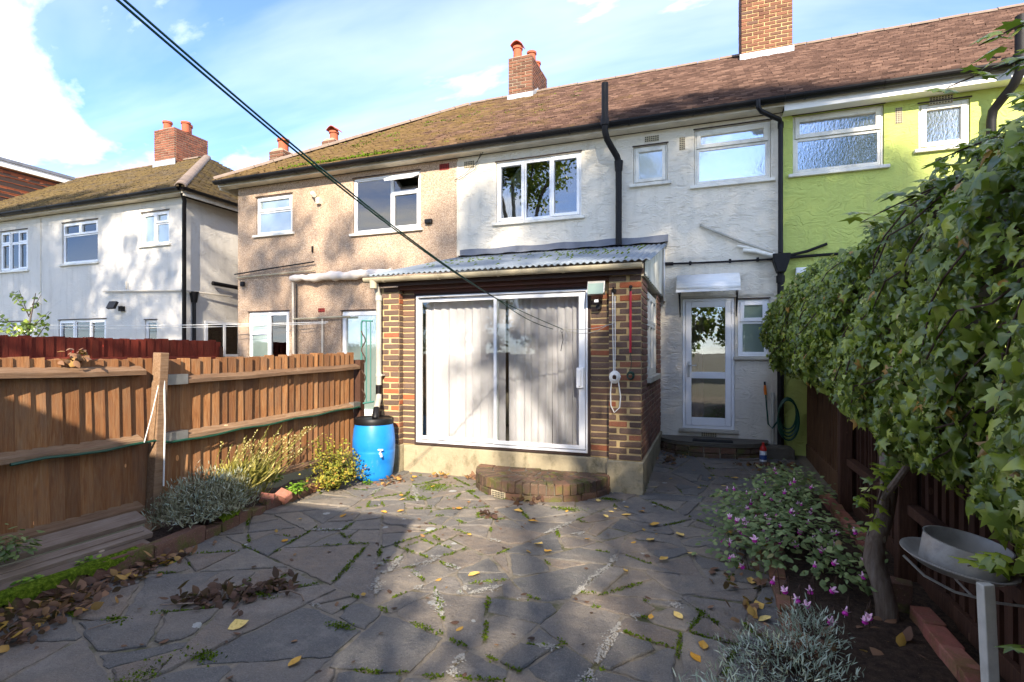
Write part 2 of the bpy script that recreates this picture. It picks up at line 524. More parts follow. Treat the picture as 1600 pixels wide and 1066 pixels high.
    obscure('obscure_glass', srgb(206, 208, 206), 0.5, 26, 0.10)
    obscure('rain_glass', srgb(96, 104, 104), 0.5, 38, 0.22)
    obscure('teal_glass', srgb(120, 136, 128), 0.28, 26, 0.12)

    # cloth
    def cloth(name, c, trans=0.35):
        m = Mat(name)
        n = m.noise(8, 4)
        cc = m.mix(n, mul(c, 0.92), mul(c, 1.04))
        m.color(cc); m.set(0.95, spec=0.1)
        tl = N(m.t, 'ShaderNodeBsdfTranslucent'); m.link(cc, tl.inputs[0])
        mx = N(m.t, 'ShaderNodeMixShader'); mx.inputs[0].default_value = trans
        m.link(m.b.outputs[0], mx.inputs[1]); m.link(tl.outputs[0], mx.inputs[2])
        m.link(mx.outputs[0], m.out.inputs[0])
    cloth('net_curtain', srgb(222, 215, 220), 0.15)
    cloth('mauve_curtain', srgb(160, 128, 134), 0.3)
    cloth('red_curtain', srgb(196, 132, 136), 0.3)
    cloth('cream_curtain', srgb(206, 204, 188), 0.3)

    # leaves
    def leaf(name, stops, trans=0.3, rough=0.45, spec=0.4):
        m = Mat(name)
        tn = m.attr('tone')
        cc = m.ramp(tn, stops)
        cc = m.mix(m.math('MULTIPLY', m.noise(40, 3), 0.35), cc, mul(stops[0][1], 0.8))
        m.color(cc); m.set(rough, spec=spec)
        tl = N(m.t, 'ShaderNodeBsdfTranslucent')
        m.link(m.mix(0.6, cc, (0.25, 0.4, 0.03), 'MIX'), tl.inputs[0])
        mx = N(m.t, 'ShaderNodeMixShader'); mx.inputs[0].default_value = trans
        m.link(m.b.outputs[0], mx.inputs[1]); m.link(tl.outputs[0], mx.inputs[2])
        m.link(mx.outputs[0], m.out.inputs[0])
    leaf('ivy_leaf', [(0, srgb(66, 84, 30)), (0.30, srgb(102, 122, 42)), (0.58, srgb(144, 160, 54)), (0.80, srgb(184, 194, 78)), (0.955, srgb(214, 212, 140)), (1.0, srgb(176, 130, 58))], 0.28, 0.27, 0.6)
    leaf('tree_leaf', [(0, srgb(60, 76, 28)), (0.6, srgb(104, 120, 44)), (1, srgb(176, 164, 60))], 0.4, 0.5)
    leaf('lavender_leaf', [(0, srgb(92, 88, 64)), (0.5, srgb(134, 132, 102)), (1, srgb(176, 174, 144))], 0.1, 0.8)
    leaf('silver_leaf', [(0, srgb(112, 124, 102)), (0.5, srgb(158, 170, 148)), (1, srgb(204, 214, 196))], 0.1, 0.7)
    leaf('stalk_leaf', [(0, srgb(120, 116, 44)), (0.5, srgb(176, 164, 84)), (1, srgb(214, 200, 150))], 0.2, 0.7)
    leaf('golden_leaf', [(0, srgb(80, 92, 30)), (0.45, srgb(132, 136, 44)), (0.8, srgb(184, 166, 62)), (1, srgb(190, 118, 66))], 0.25, 0.6)
    leaf('fuchsia_leaf', [(0, srgb(78, 94, 54)), (0.5, srgb(118, 136, 82)), (0.85, srgb(154, 166, 104)), (1, srgb(132, 96, 60))], 0.2, 0.6)
    leaf('seedling_leaf', [(0, srgb(70, 112, 24)), (0.5, srgb(116, 156, 40)), (1, srgb(160, 190, 70))], 0.3, 0.6)
    leaf('brown_leaf', [(0, srgb(58, 40, 32)), (0.45, srgb(104, 74, 56)), (0.8, srgb(146, 108, 78)), (1, srgb(190, 150, 60))], 0.1, 0.75)
    leaf('twig_bark', [(0, srgb(70, 52, 40)), (1, srgb(110, 88, 66))], 0.0, 0.85)

    def fallen(name, a, b):
        m = Mat(name)
        cc = m.mix(m.rand(), a, b)
        cc = m.mix(m.math('MULTIPLY', m.mask(m.noise(60, 4), 0.5, 0.7), 0.4), cc, mul(a, 0.5))
        m.color(cc); m.set(0.7, spec=0.3)
    fallen('fallen_yellow', srgb(190, 138, 44), srgb(222, 194, 116))
    fallen('fallen_brown', srgb(96, 66, 48), srgb(160, 124, 92))
    plain('petal_white', srgb(236, 192, 212), 0.6, 0.08, 40)
    plain('petal_purple', srgb(192, 44, 158), 0.6, 0.3, 40)
    plain('lamp_glass', srgb(120, 138, 130), 0.15, 0.15, 9, spec=0.6)


build_materials()

# ------------------------------------------------------------------ mesh helpers
ORG = {}


def link(o, parent=None, loc=None):
    col.objects.link(o)
    if parent is not None:
        o.parent = parent
        p = ORG.get(parent.name, Vector((0, 0, 0)))
        o.matrix_parent_inverse = Matrix.Translation(-p)
    return o


def props(o, label=None, cat=None, group=None, kind=None):
    if label: o['label'] = label
    if cat: o['category'] = cat
    if group: o['group'] = group
    if kind: o['kind'] = kind
    return o


def empty(name, loc, label, cat, group=None):
    o = bpy.data.objects.new(name, None)
    o.location = loc
    o.empty_display_size = 0.1
    col.objects.link(o)
    ORG[o.name] = Vector(loc)
    return props(o, label, cat, group)


class MB:
    def __init__(s):
        s.v = []; s.f = []; s.mi = []; s.tone = []

    def add(s, vs, fs, mi=0):
        k = len(s.v)
        s.v += [tuple(v) for v in vs]
        s.f += [tuple(i + k for i in f) for f in fs]
        s.mi += [mi] * len(fs)
        return s

    def box(s, x0, y0, z0, x1, y1, z1, mi=0):
        vs = [(x, y, z) for z in (z0, z1) for y in (y0, y1) for x in (x0, x1)]
        return s.add(vs, [(0, 2, 3, 1), (4, 5, 7, 6), (0, 1, 5, 4), (2, 6, 7, 3), (0, 4, 6, 2), (1, 3, 7, 5)], mi)

    def obox(s, c, size, rot=(0, 0, 0), mi=0):
        from mathutils import Euler
        m = Euler(rot).to_matrix()
        hx, hy, hz = (a / 2 for a in size)
        vs = [Vector(c) + m @ Vector((x, y, z)) for z in (-hz, hz) for y in (-hy, hy) for x in (-hx, hx)]
        return s.add(vs, [(0, 2, 3, 1), (4, 5, 7, 6), (0, 1, 5, 4), (2, 6, 7, 3), (0, 4, 6, 2), (1, 3, 7, 5)], mi)

    def tube(s, pts, r, n=8, mi=0, cap=True):
        pts = [Vector(p) for p in pts]
        rs = r if isinstance(r, (list, tuple)) else [r] * len(pts)
        rings = []
        up = Vector((0.13, 0.31, 0.94)).normalized()
        prev = None
        for i, p in enumerate(pts):
            d = (pts[min(i + 1, len(pts) - 1)] - pts[max(i - 1, 0)]).normalized()
            if prev is None:
                a = d.cross(up)
                if a.length < 1e-3: a = d.cross(Vector((1, 0, 0)))
                a.normalize()
            else:
                a = prev - d * prev.dot(d)
                a.normalize()
            prev = a
            b = d.cross(a)
            rings.append([p + (a * math.cos(2 * math.pi * k / n) + b * math.sin(2 * math.pi * k / n)) * rs[i] for k in range(n)])
        vs = [v for ring in rings for v in ring]
        fs = []
        for i in range(len(pts) - 1):
            for k in range(n):
                k2 = (k + 1) % n
                fs.append((i * n + k, i * n + k2, (i + 1) * n + k2, (i + 1) * n + k))
        if cap:
            fs.append(tuple(range(n))[::-1])
            fs.append(tuple((len(pts) - 1) * n + k for k in range(n)))
        return s.add(vs, fs, mi)

    def lathe(s, c, prof, n=24, mi=0, rot=None):
        c = Vector(c)
        vs = []; fs = []
        for (r, z) in prof:
            for k in range(n):
                a = 2 * math.pi * k / n
                p = Vector((r * math.cos(a), r * math.sin(a), z))
                if rot is not None: p = rot @ p
                vs.append(c + p)
        for i in range(len(prof) - 1):
            for k in range(n):
                k2 = (k + 1) % n
                fs.append((i * n + k, i * n + k2, (i + 1) * n + k2, (i + 1) * n + k))
        if prof[0][0] > 1e-5: fs.append(tuple(range(n))[::-1])
        if prof[-1][0] > 1e-5: fs.append(tuple((len(prof) - 1) * n + k for k in range(n)))
        return s.add(vs, fs, mi)

    def prism(s, poly, a, b, axis='x', mi=0):
        """polygon in the plane across axis, extruded from a to b"""
        def P(u, v, w):
            return {'x': (w, u, v), 'y': (u, w, v), 'z': (u, v, w)}[axis]
        n = len(poly)
        vs = [P(u, v, a) for u, v in poly] + [P(u, v, b) for u, v in poly]
        fs = [tuple(range(n))[::-1], tuple(range(n, 2 * n))] + [(i, (i + 1) % n, n + (i + 1) % n, n + i) for i in range(n)]
        return s.add(vs, fs, mi)

    def build(s, name, mats, parent=None, smooth=False, bevel=0.0):
        me = bpy.data.meshes.new(name)
        me.from_pydata(s.v, [], s.f)
        if isinstance(mats, str): mats = [mats]
        for m in mats: me.materials.append(MATS[m])
        if len(mats) > 1: me.polygons.foreach_set('material_index', s.mi)
        if smooth: me.polygons.foreach_set('use_smooth', [True] * len(me.polygons))
        me.update()
        o = bpy.data.objects.new(name, me)
        if bevel:
            md = o.modifiers.new('bevel', 'BEVEL'); md.width = bevel; md.segments = 2; md.limit_method = 'ANGLE'
        if smooth and hasattr(me, 'set_sharp_from_angle'):
            me.set_sharp_from_angle(angle=R(40))
        return link(o, parent)


def np_mesh(name, verts, faces, mat, parent=None, tone=None, smooth=False):
    """verts (n,3) array, faces (m,k) array"""
    me = bpy.data.meshes.new(name)
    nv, (nf, k) = len(verts), faces.shape
    me.vertices.add(nv); me.vertices.foreach_set('co', verts.astype(np.float32).ravel())
    me.loops.add(nf * k); me.loops.foreach_set('vertex_index', faces.astype(np.int32).ravel())
    me.polygons.add(nf)
    me.polygons.foreach_set('loop_start', np.arange(0, nf * k, k, dtype=np.int32))
    me.polygons.foreach_set('loop_total', np.full(nf, k, dtype=np.int32))
    me.materials.append(MATS[mat])
    if tone is not None:
        a = me.attributes.new('tone', 'FLOAT', 'POINT'); a.data.foreach_set('value', tone.astype(np.float32))
    me.update(calc_edges=True)
    me.validate()
    if smooth: me.polygons.foreach_set('use_smooth', [True] * nf)
    return link(bpy.data.objects.new(name, me), parent)


def inst(name, me, parent, loc, rot=(0, 0, 0), scale=(1, 1, 1)):
    o = bpy.data.objects.new(name, me)
    o.location = loc; o.rotation_euler = rot; o.scale = scale
    return link(o, parent)


# leaf shapes: local x across, y along, z normal; triangles
def fan(outline, c):
    n = len(outline)
    v = np.array([c] + outline, dtype=float)
    f = np.array([(0, 1 + i, 1 + (i + 1) % n) for i in range(n)])
    return v, f


half = [(0.24, -0.10), (0.44, 0.04), (0.24, 0.24), (0.50, 0.54), (0.16, 0.56)]
out = [(0, 0.04)] + half + [(0, 1.0)] + [(-x, y) for x, y in half[::-1]]
IVY = fan([(x, y, -0.28 * abs(x) - 0.16 * y * y) for x, y in out], (0, 0.36, 0.03))
IVY2 = fan([(x * .92, y, -0.75 * abs(x) - 0.32 * y * y) for x, y in out], (0, 0.36, 0.05))
IVY3 = fan([(x * (1.0 if y < .3 else .8), y, .35 * x * x - 0.30 * y * y + .1 * x) for x, y in [(0, 0.03), (.25, -.06), (.46, .12), (.44, .34), (.36, .58), (.18, .82), (0, 1), (-.18, .82), (-.36, .58), (-.44, .34), (-.46, .12), (-.25, -.06)]], (0, 0.4, 0.02))
OVATE = fan([(0, 0, 0), (0.26, 0.22, -0.06), (0.30, 0.5, -0.08), (0.14, 0.82, -0.08), (0, 1, -0.14), (-0.14, 0.82, -0.08), (-0.30, 0.5, -0.08), (-0.26, 0.22, -0.06)], (0, 0.5, 0.03))
NARROW = (np.array([(-0.05, 0, 0), (0.05, 0, 0), (0.075, 0.5, 0.03), (0, 1, -0.04), (-0.075, 0.5, 0.03)], float), np.array([(0, 1, 2), (0, 2, 4), (4, 2, 3)]))
QUADLEAF = (np.array([(0, 0, 0), (0.32, 0.45, -0.08), (0, 1, -0.1), (-0.32, 0.45, -0.08)], float), np.array([(0, 1, 2), (0, 2, 3)]))


def frames(nrm, tip):
    n = nrm / np.linalg.norm(nrm, axis=1, keepdims=True)
    t = tip - (tip * n).sum(1, keepdims=True) * n
    t = t / np.maximum(np.linalg.norm(t, axis=1, keepdims=True), 1e-6)
    b = np.cross(t, n)
    return b, t, n


def leaf_cloud(name, mat, parent, p, nrm, tip, size, tone, shape, kind='stuff'):
    v, f = shape
    b, t, n = frames(nrm, tip)
    k = len(v)
    V = p[:, None, :] + size[:, None, None] * (v[None, :, 0:1] * b[:, None, :] + v[None, :, 1:2] * t[:, None, :] + v[None, :, 2:3] * n[:, None, :])
    F = f[None] + (np.arange(len(p)) * k)[:, None, None]
    o = np_mesh(name, V.reshape(-1, 3), F.reshape(-1, 3), mat, parent, np.repeat(tone, k))
    if kind: o['kind'] = kind
    return o


def rnd(n, a=-1.0, b=1.0):
    return rng.uniform(a, b, (n, 3))


# brick meshes, unit size, slightly irregular
def make_brick_meshes(mat, n=5, jit=0.03):
    res = []
    for i in range(n):
        vs = []; B = 0.045
        for z in (-0.5, 0.5):
            for y in (-0.5, 0.5):
                for x in (-0.5, 0.5):
                    vs.append((x, y, z))
        # chamfered box: 24 verts
        V = []; F = []
        idx = {}
        for ax in range(3):
            for sgn in (-1, 1):
                q = []
                o1, o2 = [a for a in range(3) if a != ax]
                for (a, b) in ((-1, -1), (1, -1), (1, 1), (-1, 1)):
                    c = [0, 0, 0]
                    bz = (0.03, 0.05, 0.09)
                    c[ax] = sgn * 0.5
                    c[o1] = a * (0.5 - bz[o1]); c[o2] = b * (0.5 - bz[o2])
                    idx[(ax, sgn, a, b)] = len(V)
                    q.append(len(V))
                    V.append([c[0] + random.uniform(-jit, jit) * 0.4, c[1] + random.uniform(-jit, jit) * 0.5, c[2] + random.uniform(-jit, jit) * 1.6])
                if (sgn > 0) == (ax != 1): F.append(tuple(q))
                else: F.append(tuple(q[::-1]))
        def key(ax, s):       # s = full sign vector
            o1, o2 = [a for a in range(3) if a != ax]
            return idx[(ax, s[ax], s[o1], s[o2])]
        for a1 in range(3):
            for a2 in range(a1 + 1, 3):
                a3 = 3 - a1 - a2
                for s1 in (-1, 1):
                    for s2 in (-1, 1):
                        q = []
                        for (ax, s3) in ((a1, -1), (a1, 1), (a2, 1), (a2, -1)):
                            s = [0, 0, 0]; s[a1] = s1; s[a2] = s2; s[a3] = s3
                            q.append(key(ax, s))
                        F.append(tuple(q))
        for sx in (-1, 1):
            for sy in (-1, 1):
                for sz in (-1, 1):
                    F.append(tuple(key(ax, [sx, sy, sz]) for ax in range(3)))
        me = bpy.data.meshes.new('brick')
        me.from_pydata(V, [], F)
        me.materials.append(MATS[mat])
        me.update()
        import bmesh
        bm = bmesh.new(); bm.from_mesh(me); bmesh.ops.recalc_face_normals(bm, faces=bm.faces); bm.to_mesh(me); bm.free()
        res.append(me)
    return res


BR = {k: make_brick_meshes(k) for k in ('stock_brick', 'red_brick', 'far_brick', 'chimney_brick')}
BRE = {k: make_brick_meshes(k, 5, 0.055) for k in ('edging_brick', 'bed_brick', 'step_brick')}
COURSE = 0.075


def lay(parent, axis, u0, u1, z0, z1, plane, face, mat, depth=0.05, skip=None, bond=(0.215, 0.215), proud=0.007, jl=0.012, phase=0):
    """courses of bricks on a wall face. axis 'x': wall runs along x at y=plane, face -1/+1 is the outward direction"""
    n = max(1, int(round((z1 - z0) / COURSE)))
    ch = (z1 - z0) / n
    for i in range(n):
        z = z0 + (i + 0.5) * ch
        L = bond[(i + phase) % len(bond)]
        u = u0
        k = 0
        first = (0.1025 if (i + phase) % 2 else 0.215)
        if u1 - u0 < 0.3: first = u1 - u0
        ends = []
        while u < u1 - 0.03:
            l = first if k == 0 else L
            e = min(u1, u + l)
            if u1 - e < 0.06: e = u1
            ends.append((u, e)); u = e + 0.0; k += 1
        for (a, b) in ends:
            if skip and skip((a + b) / 2, z): continue
            g = random.uniform(jl * 0.7, jl * 1.6)
            ga = 0 if a == u0 else g / 2
            gb = 0 if b == u1 else g / 2
            c = (a + ga + b - gb) / 2
            ln = max(0.03, b - gb - a - ga)
            off = plane + face * (proud + random.uniform(-0.002, 0.003) - depth / 2)
            loc = (c, off, z) if axis == 'x' else (off, c, z)
            inst('brick', random.choice(BR[mat]), parent, loc,
                 (random.uniform(-.012, .012), random.uniform(-.02, .02) if axis == 'x' else random.uniform(-.012, .012), (0 if axis == 'x' else R(90)) + random.uniform(-.012, .012)),
                 (ln, depth, ch - random.uniform(0.012, 0.021)))


# ------------------------------------------------------------------ ground
def gz(x, y):
    return 0.0 if y < 6.2 else min(0.1, 0.1 * (y - 6.2) / 2.2)


m = MB()
m.add([(-600, -600, -0.06), (600, -600, -0.06), (600, 600, -0.06), (-600, 600, -0.06)], [(0, 1, 2, 3)])
props(m.build('ground', 'outer_ground'), 'bare earth under and beyond the gardens', 'ground', kind='structure')

m = MB()
xs = [-4.6 + i * 0.35 for i in range(18)]
ys = [-3 + i * 0.4 for i in range(31)]
vs = [(x, y, gz(x, y)) for y in ys for x in xs]
fs = [(j * 18 + i, j * 18 + i + 1, (j + 1) * 18 + i + 1, (j + 1) * 18 + i) for j in range(30) for i in range(17)]
patio = m.add(vs, fs).build('patio', 'patio_mortar')
props(patio, 'grey crazy paving patio of irregular stones with mossy joints', 'paving', kind='structure')


def clip(poly, px, py, nx, ny):
    res = []
    n = len(poly)
    for i in range(n):
        a, b = poly[i], poly[(i + 1) % n]
        da = (a[0] - px) * nx + (a[1] - py) * ny
        db = (b[0] - px) * nx + (b[1] - py) * ny
        if da <= 0: res.append(a)
        if (da < 0 < db) or (db < 0 < da):
            t = da / (da - db)
            res.append((a[0] + t * (b[0] - a[0]), a[1] + t * (b[1] - a[1])))
    return res


def inpatio(x, y):
    if x < -4.25 or x > 1.1 or y < 0.5 or y > 8.5: return False
    if y > 6.15 and x < -0.75: return False
    return True


random.seed(21)


def area(p):
    return 0.5 * abs(sum(p[i][0] * p[(i + 1) % len(p)][1] - p[(i + 1) % len(p)][0] * p[i][1] for i in range(len(p))))


def split(poly, out_):
    A = area(poly)
    cx = sum(p[0] for p in poly) / len(poly); cy = sum(p[1] for p in poly) / len(poly)
    lim = random.choice((.05, .10, .16, .24, .36)) * (1.0 if cy < 4.2 else .8)
    if A < max(.035, lim) :
        out_.append(poly); return
    # principal direction
    sxx = sum((p[0] - cx) ** 2 for p in poly); syy = sum((p[1] - cy) ** 2 for p in poly); sxy = sum((p[0] - cx) * (p[1] - cy) for p in poly)
    th = .5 * math.atan2(2 * sxy, sxx - syy) + random.gauss(0, .33)
    L = math.sqrt(max(sxx, syy) / len(poly))
    o_ = random.uniform(-.35, .35) * L
    nx, ny = math.cos(th), math.sin(th)
    px, py = cx + nx * o_, cy + ny * o_
    a = clip(poly, px, py, nx, ny); b = clip(poly, px, py, -nx, -ny)
    if len(a) < 3 or len(b) < 3 or min(area(a), area(b)) < .012:
        out_.append(poly); return
    split(a, out_); split(b, out_)


cells = []
split([(-4.5, .2), (1.2, .2), (1.2, 6.25), (-4.5, 6.25)], cells)
split([(-0.9, 6.25), (1.2, 6.25), (1.2, 8.7), (-0.9, 8.7)], cells)
EDGES = []
nst = 0
for poly in cells:
    x = sum(p[0] for p in poly) / len(poly); y = sum(p[1] for p in poly) / len(poly)
    if area(poly) < .008: continue
    if sum((poly[(k + 1) % len(poly)][0] - poly[k][0]) * (poly[(k + 1) % len(poly)][1] + poly[k][1]) for k in range(len(poly))) > 0: poly = poly[::-1]
    # knock some corners off
    q_ = []
    for k in range(len(poly)):
        a, b, c = poly[k - 1], poly[k], poly[(k + 1) % len(poly)]
        la = math.hypot(a[0] - b[0], a[1] - b[1]); lc = math.hypot(c[0] - b[0], c[1] - b[1])
        if random.random() < .45 and min(la, lc) > .16:
            d1, d2 = random.uniform(.02, .10), random.uniform(.02, .10)
            q_ += [(b[0] + (a[0] - b[0]) * d1 / la, b[1] + (a[1] - b[1]) * d1 / la), (b[0] + (c[0] - b[0]) * d2 / lc, b[1] + (c[1] - b[1]) * d2 / lc)]
        else: q_.append(b)
    poly = q_
    n = len(poly)
    for k in range(n):
        a, b = poly[k], poly[(k + 1) % n]
        if a[0] < b[0]: EDGES.append((a, b))
    # inset for the joint
    gap = random.uniform(0.006, 0.018)
    pin = poly
    for k in range(n):
        gap = random.choice((.004, .007, .010, .014, .020))
        a, b = poly[k], poly[(k + 1) % n]
        ex, ey = b[0] - a[0], b[1] - a[1]
        l = math.hypot(ex, ey)
        if l < 1e-4: continue
        nx, ny = ey / l, -ex / l
        pin = clip(pin, a[0] - nx * gap, a[1] - ny * gap, nx, ny)
    if len(pin) < 3: continue
    ring = []
    for k in range(len(pin)):
        a, b = pin[k], pin[(k + 1) % len(pin)]
        l = math.hypot(b[0] - a[0], b[1] - a[1])
        if l < 0.012: continue
        seg = max(1, int(l / 0.055))
        for q in range(seg):
            t = q / seg
            j = 0.005 if q == 0 else 0.010
            ring.append((a[0] + t * (b[0] - a[0]) + random.uniform(-j, j), a[1] + t * (b[1] - a[1]) + random.uniform(-j, j)))
    if len(ring) < 4: continue
    cx = sum(p[0] for p in ring) / len(ring); cy = sum(p[1] for p in ring) / len(ring)
    h = random.uniform(0.004, 0.016)
    tx, ty = random.uniform(-.012, .012), random.uniform(-.012, .012)
    nr = len(ring)
    V = []
    for lvl, (ins, hh) in enumerate(((0, -0.01), (0.0, h * 0.55), (0.010, h))):
        for (a, b) in ring:
            d = math.hypot(a - cx, b - cy)
            k = max(0.2, 1 - ins / max(d, 0.02))
            X, Y = cx + (a - cx) * k, cy + (b - cy) * k
            V.append((X - cx, Y - cy, hh + (X - cx) * tx + (Y - cy) * ty))
    F = [(l * nr + k, l * nr + (k + 1) % nr, (l + 1) * nr + (k + 1) % nr, (l + 1) * nr + k) for l in range(2) for k in range(nr)]
    V.append((0, 0, h + random.uniform(-.002, .002)))
    F += [(2 * nr + k, 2 * nr + (k + 1) % nr, 3 * nr) for k in range(nr)]
    me = bpy.data.meshes.new('stone')
    me.from_pydata(V, [], F); me.materials.append(MATS['paving_stone']); me.update()
    slope = math.atan(0.1 / 2.2) if 6.2 < cy < 8.4 else 0
    inst('stone', me, patio, (cx, cy, gz(cx, cy)), (slope, 0, 0))
    nst += 1
print('stones', nst)

# moss and pale mortar along chosen joints
def joint_points(test, w, dens, hgt=.0):
    P = []
    for (a, b) in EDGES:
        ax, ay = a; bx, by = b
        L = math.hypot(bx - ax, by - ay)
        if L < 0.03 or not inpatio((ax + bx) / 2, (ay + by) / 2): continue
        if random.random() > test((ax + bx) / 2, (ay + by) / 2): continue
        t0 = random.uniform(-.1, .5); t1 = random.uniform(.5, 1.1)
        nx, ny = -(by - ay) / L, (bx - ax) / L
        for k in range(int(L * (t1 - t0) * dens)):
            t = t0 + (t1 - t0) * random.random()
            o_ = random.gauss(0, w * math.sin(math.pi * min(1, max(.05, (t - t0) / (t1 - t0)))))
            x, y = ax + t * (bx - ax) + nx * o_, ay + t * (by - ay) + ny * o_
            P.append((x, y, gz(x, y) + .006 + .006 * math.exp(-(o_ / w) ** 2)))
    return P


def blob(x, y, cx, cy, r):
    return math.exp(-((x - cx) ** 2 + (y - cy) ** 2) / (r * r))


MP = joint_points(lambda x, y: 0.10 + 0.5 * blob(x, y, -2.9, 3.2, 0.9) + 0.6 * blob(x, y, -2.3, 3.9, 0.5) + 0.5 * blob(x, y, -2.9, 5.2, 0.8) + 0.35 * blob(x, y, 0.1, 3.0, 0.6) + 0.4 * blob(x, y, -1.4, 2.6, 0.5), .011, 420)
for (x, y, rx, ry) in ((-3.02, 5.55, 0.16, 0.16), (-3.0, 5.1, 0.12, 0.06), (-1.35, 5.25, 0.13, 0.05), (-2.62, 1.75, 0.07, 0.22), (-2.5, 2.05, 0.10, 0.05), (-2.78, 2.7, 0.14, 0.03), (-3.3, 2.15, 0.07, 0.04), (-2.0, 2.55, 0.08, 0.03), (-0.72, 6.4, 0.04, 0.2), (-1.0, 5.75, .1, .04), (-2.55, 5.55, .05, .04)):
    for k in range(int(36000 * rx * ry) + 60):
        X, Y = x + random.gauss(0, rx * .55) + .02 * math.sin(Y_ := random.uniform(0, 9)), y + random.gauss(0, ry * .55)
        MP.append((X, Y, gz(X, Y) + random.uniform(.008, .018)))
MP = np.array(MP); n = len(MP)
leaf_cloud('moss', 'moss', patio, MP, rnd(n) * .8 + np.array((0, 0, .8)), rnd(n) + np.array((0, 0, .6)), rng.uniform(.010, .022, n), rng.random(n), QUADLEAF)
SP = np.array(joint_points(lambda x, y: 0.02 + 0.55 * blob(x, y, -1.75, 3.3, 0.5) + 0.4 * blob(x, y, -2.3, 3.0, 0.4) + 0.3 * blob(x, y, -0.6, 2.6, 0.4), .024, 800)); n = len(SP)
leaf_cloud('crumbled_mortar', 'lime_smear', patio, SP + np.array((0, 0, .006)), rnd(n) * .25 + np.array((0, 0, 1)), rnd(n) * np.array((1, 1, .1)), rng.uniform(.006, .02, n), rng.random(n), OVATE)
print('moss', len(MP), len(SP))

# soil beds
def sheet(name, mat, pts_l, pts_r, z, nx=6, amp=0.02, kind='structure', label=None):
    n = len(pts_l)
    V = []; F = []
    for i in range(n):
        for k in range(nx + 1):
            t = k / nx
            V.append((pts_l[i][0] * (1 - t) + pts_r[i][0] * t, pts_l[i][1] * (1 - t) + pts_r[i][1] * t, z + random.uniform(-amp, amp)))
    for i in range(n - 1):
        for k in range(nx):
            a = i * (nx + 1) + k
            F.append((a, a + 1, a + nx + 2, a + nx + 1))
    o = MB().add(V, F).build(name, mat, None, True)
    return props(o, label, 'soil', kind=kind)


def kerbx(y):
    pts = ((-2, -3.98), (1.0, -3.98), (3.1, -3.95), (4.1, -4.14), (5.9, -4.24), (7, -4.3))
    for (a, p), (b, q) in zip(pts, pts[1:]):
        if y <= b: return p + (q - p) * (y - a) / (b - a)
    return pts[-1][1]


yy = [-1 + 0.12 * i for i in range(60)]
sheet('planting_bed', 'soil', [(-4.62, y) for y in yy], [(kerbx(y) - 0.05, y) for y in yy], 0.075, label='dark soil of the narrow bed along the left fence')
yy = [0.6 + 0.12 * i for i in range(52)]
sheet('planting_bed', 'soil', [(0.5 + 0.03 * math.sin(y * 3), y) for y in yy], [(1.34, y) for y in yy], 0.045, 8, label='dark soil of the bed in front of the ivy covered fence')

random.seed(5)
YF = 8.7          # facade plane of the terrace
EAVE_Y, EAVE_Z = 8.40, 5.24
RIDGE_Y, RIDGE_Z = 12.5, 7.98


def wall_sheet(name, mat, parent, x0, x1, z0, z1, Y, ops, depth=0.13):
    xs = sorted({x0, x1, *[v for o in ops for v in o[:2]]})
    zs = sorted({z0, z1, *[v for o in ops for v in o[2:4]]})
    m = MB()
    for a, b in zip(xs, xs[1:]):
        for c, d in zip(zs, zs[1:]):
            mx, mz = (a + b) / 2, (c + d) / 2
            if any(o[0] < mx < o[1] and o[2] < mz < o[3] for o in ops): continue
            m.add([(a, Y, c), (b, Y, c), (b, Y, d), (a, Y, d)], [(0, 1, 2, 3)])
    for (a, b, c, d) in ops:
        q = Y + depth
        m.add([(a, Y, c), (b, Y, c), (b, Y, d), (a, Y, d), (a, q, c), (b, q, c), (b, q, d), (a, q, d)],
              [(0, 4, 5, 1), (1, 5, 6, 2), (2, 6, 7, 3), (3, 7, 4, 0)])
    return m.build(name, mat, parent)


def ring(m, x0, x1, z0, z1, y0, y1, w):
    m.box(x0, y0, z0, x0 + w, y1, z1)
    m.box(x1 - w, y0, z0, x1, y1, z1)
    m.box(x0 + w, y0 + 0.001, z0, x1 - w, y1, z0 + w)
    m.box(x0 + w, y0 + 0.001, z1 - w, x1 - w, y1, z1)


def room(parent, x0, x1, z0, z1, y0, d=1.6):
    m = MB()
    a, b, c, e = x0 - 0.4, x1 + 0.4, z0 - 0.5, z1 + 0.25
    y0 += 0.0
    y1 = y0 + d
    vs = [(x, y, z) for z in (c, e) for y in (y0, y1) for x in (a, b)]
    m.add(vs, [(0, 1, 3, 2), (4, 6, 7, 5), (2, 3, 7, 6), (0, 2, 6, 4), (1, 5, 7, 3)])
    return m.build('room', 'room_wall', parent)


def curtain(parent, x0, x1, z0, z1, y, mat, folds=8, amp=0.035, name='curtain', gather=0.0, hem=None):
    nx = folds * 8; nz = 10
    V = []; F = []
    ph = random.uniform(0, 6)
    for j in range(nz + 1):
        t = j / nz
        for i in range(nx + 1):
            s = i / nx
            wob = math.sin(s * folds * 2 * math.pi + ph + 0.6 * math.sin(3 * s * math.pi + t * 1.2)) + 0.4 * math.sin(s * folds * 4.7 * math.pi + 2 * ph)
            x = x0 + (x1 - x0) * s + 0.012 * math.sin(s * folds * 2 * math.pi + ph) + gather * (1 - t) * (0.5 - s)
            zz = z0 + (z1 - z0) * t - (0.012 * math.sin(s * folds * 2 * math.pi) if j == nz else 0)
            V.append((x, y + amp * wob * (0.55 + 0.45 * (1 - t)), zz))
    for j in range(nz):
        for i in range(nx):
            a = j * (nx + 1) + i
            F.append((a, a + 1, a + nx + 2, a + nx + 1))
    return MB().add(V, F).build(name, mat, parent, True)


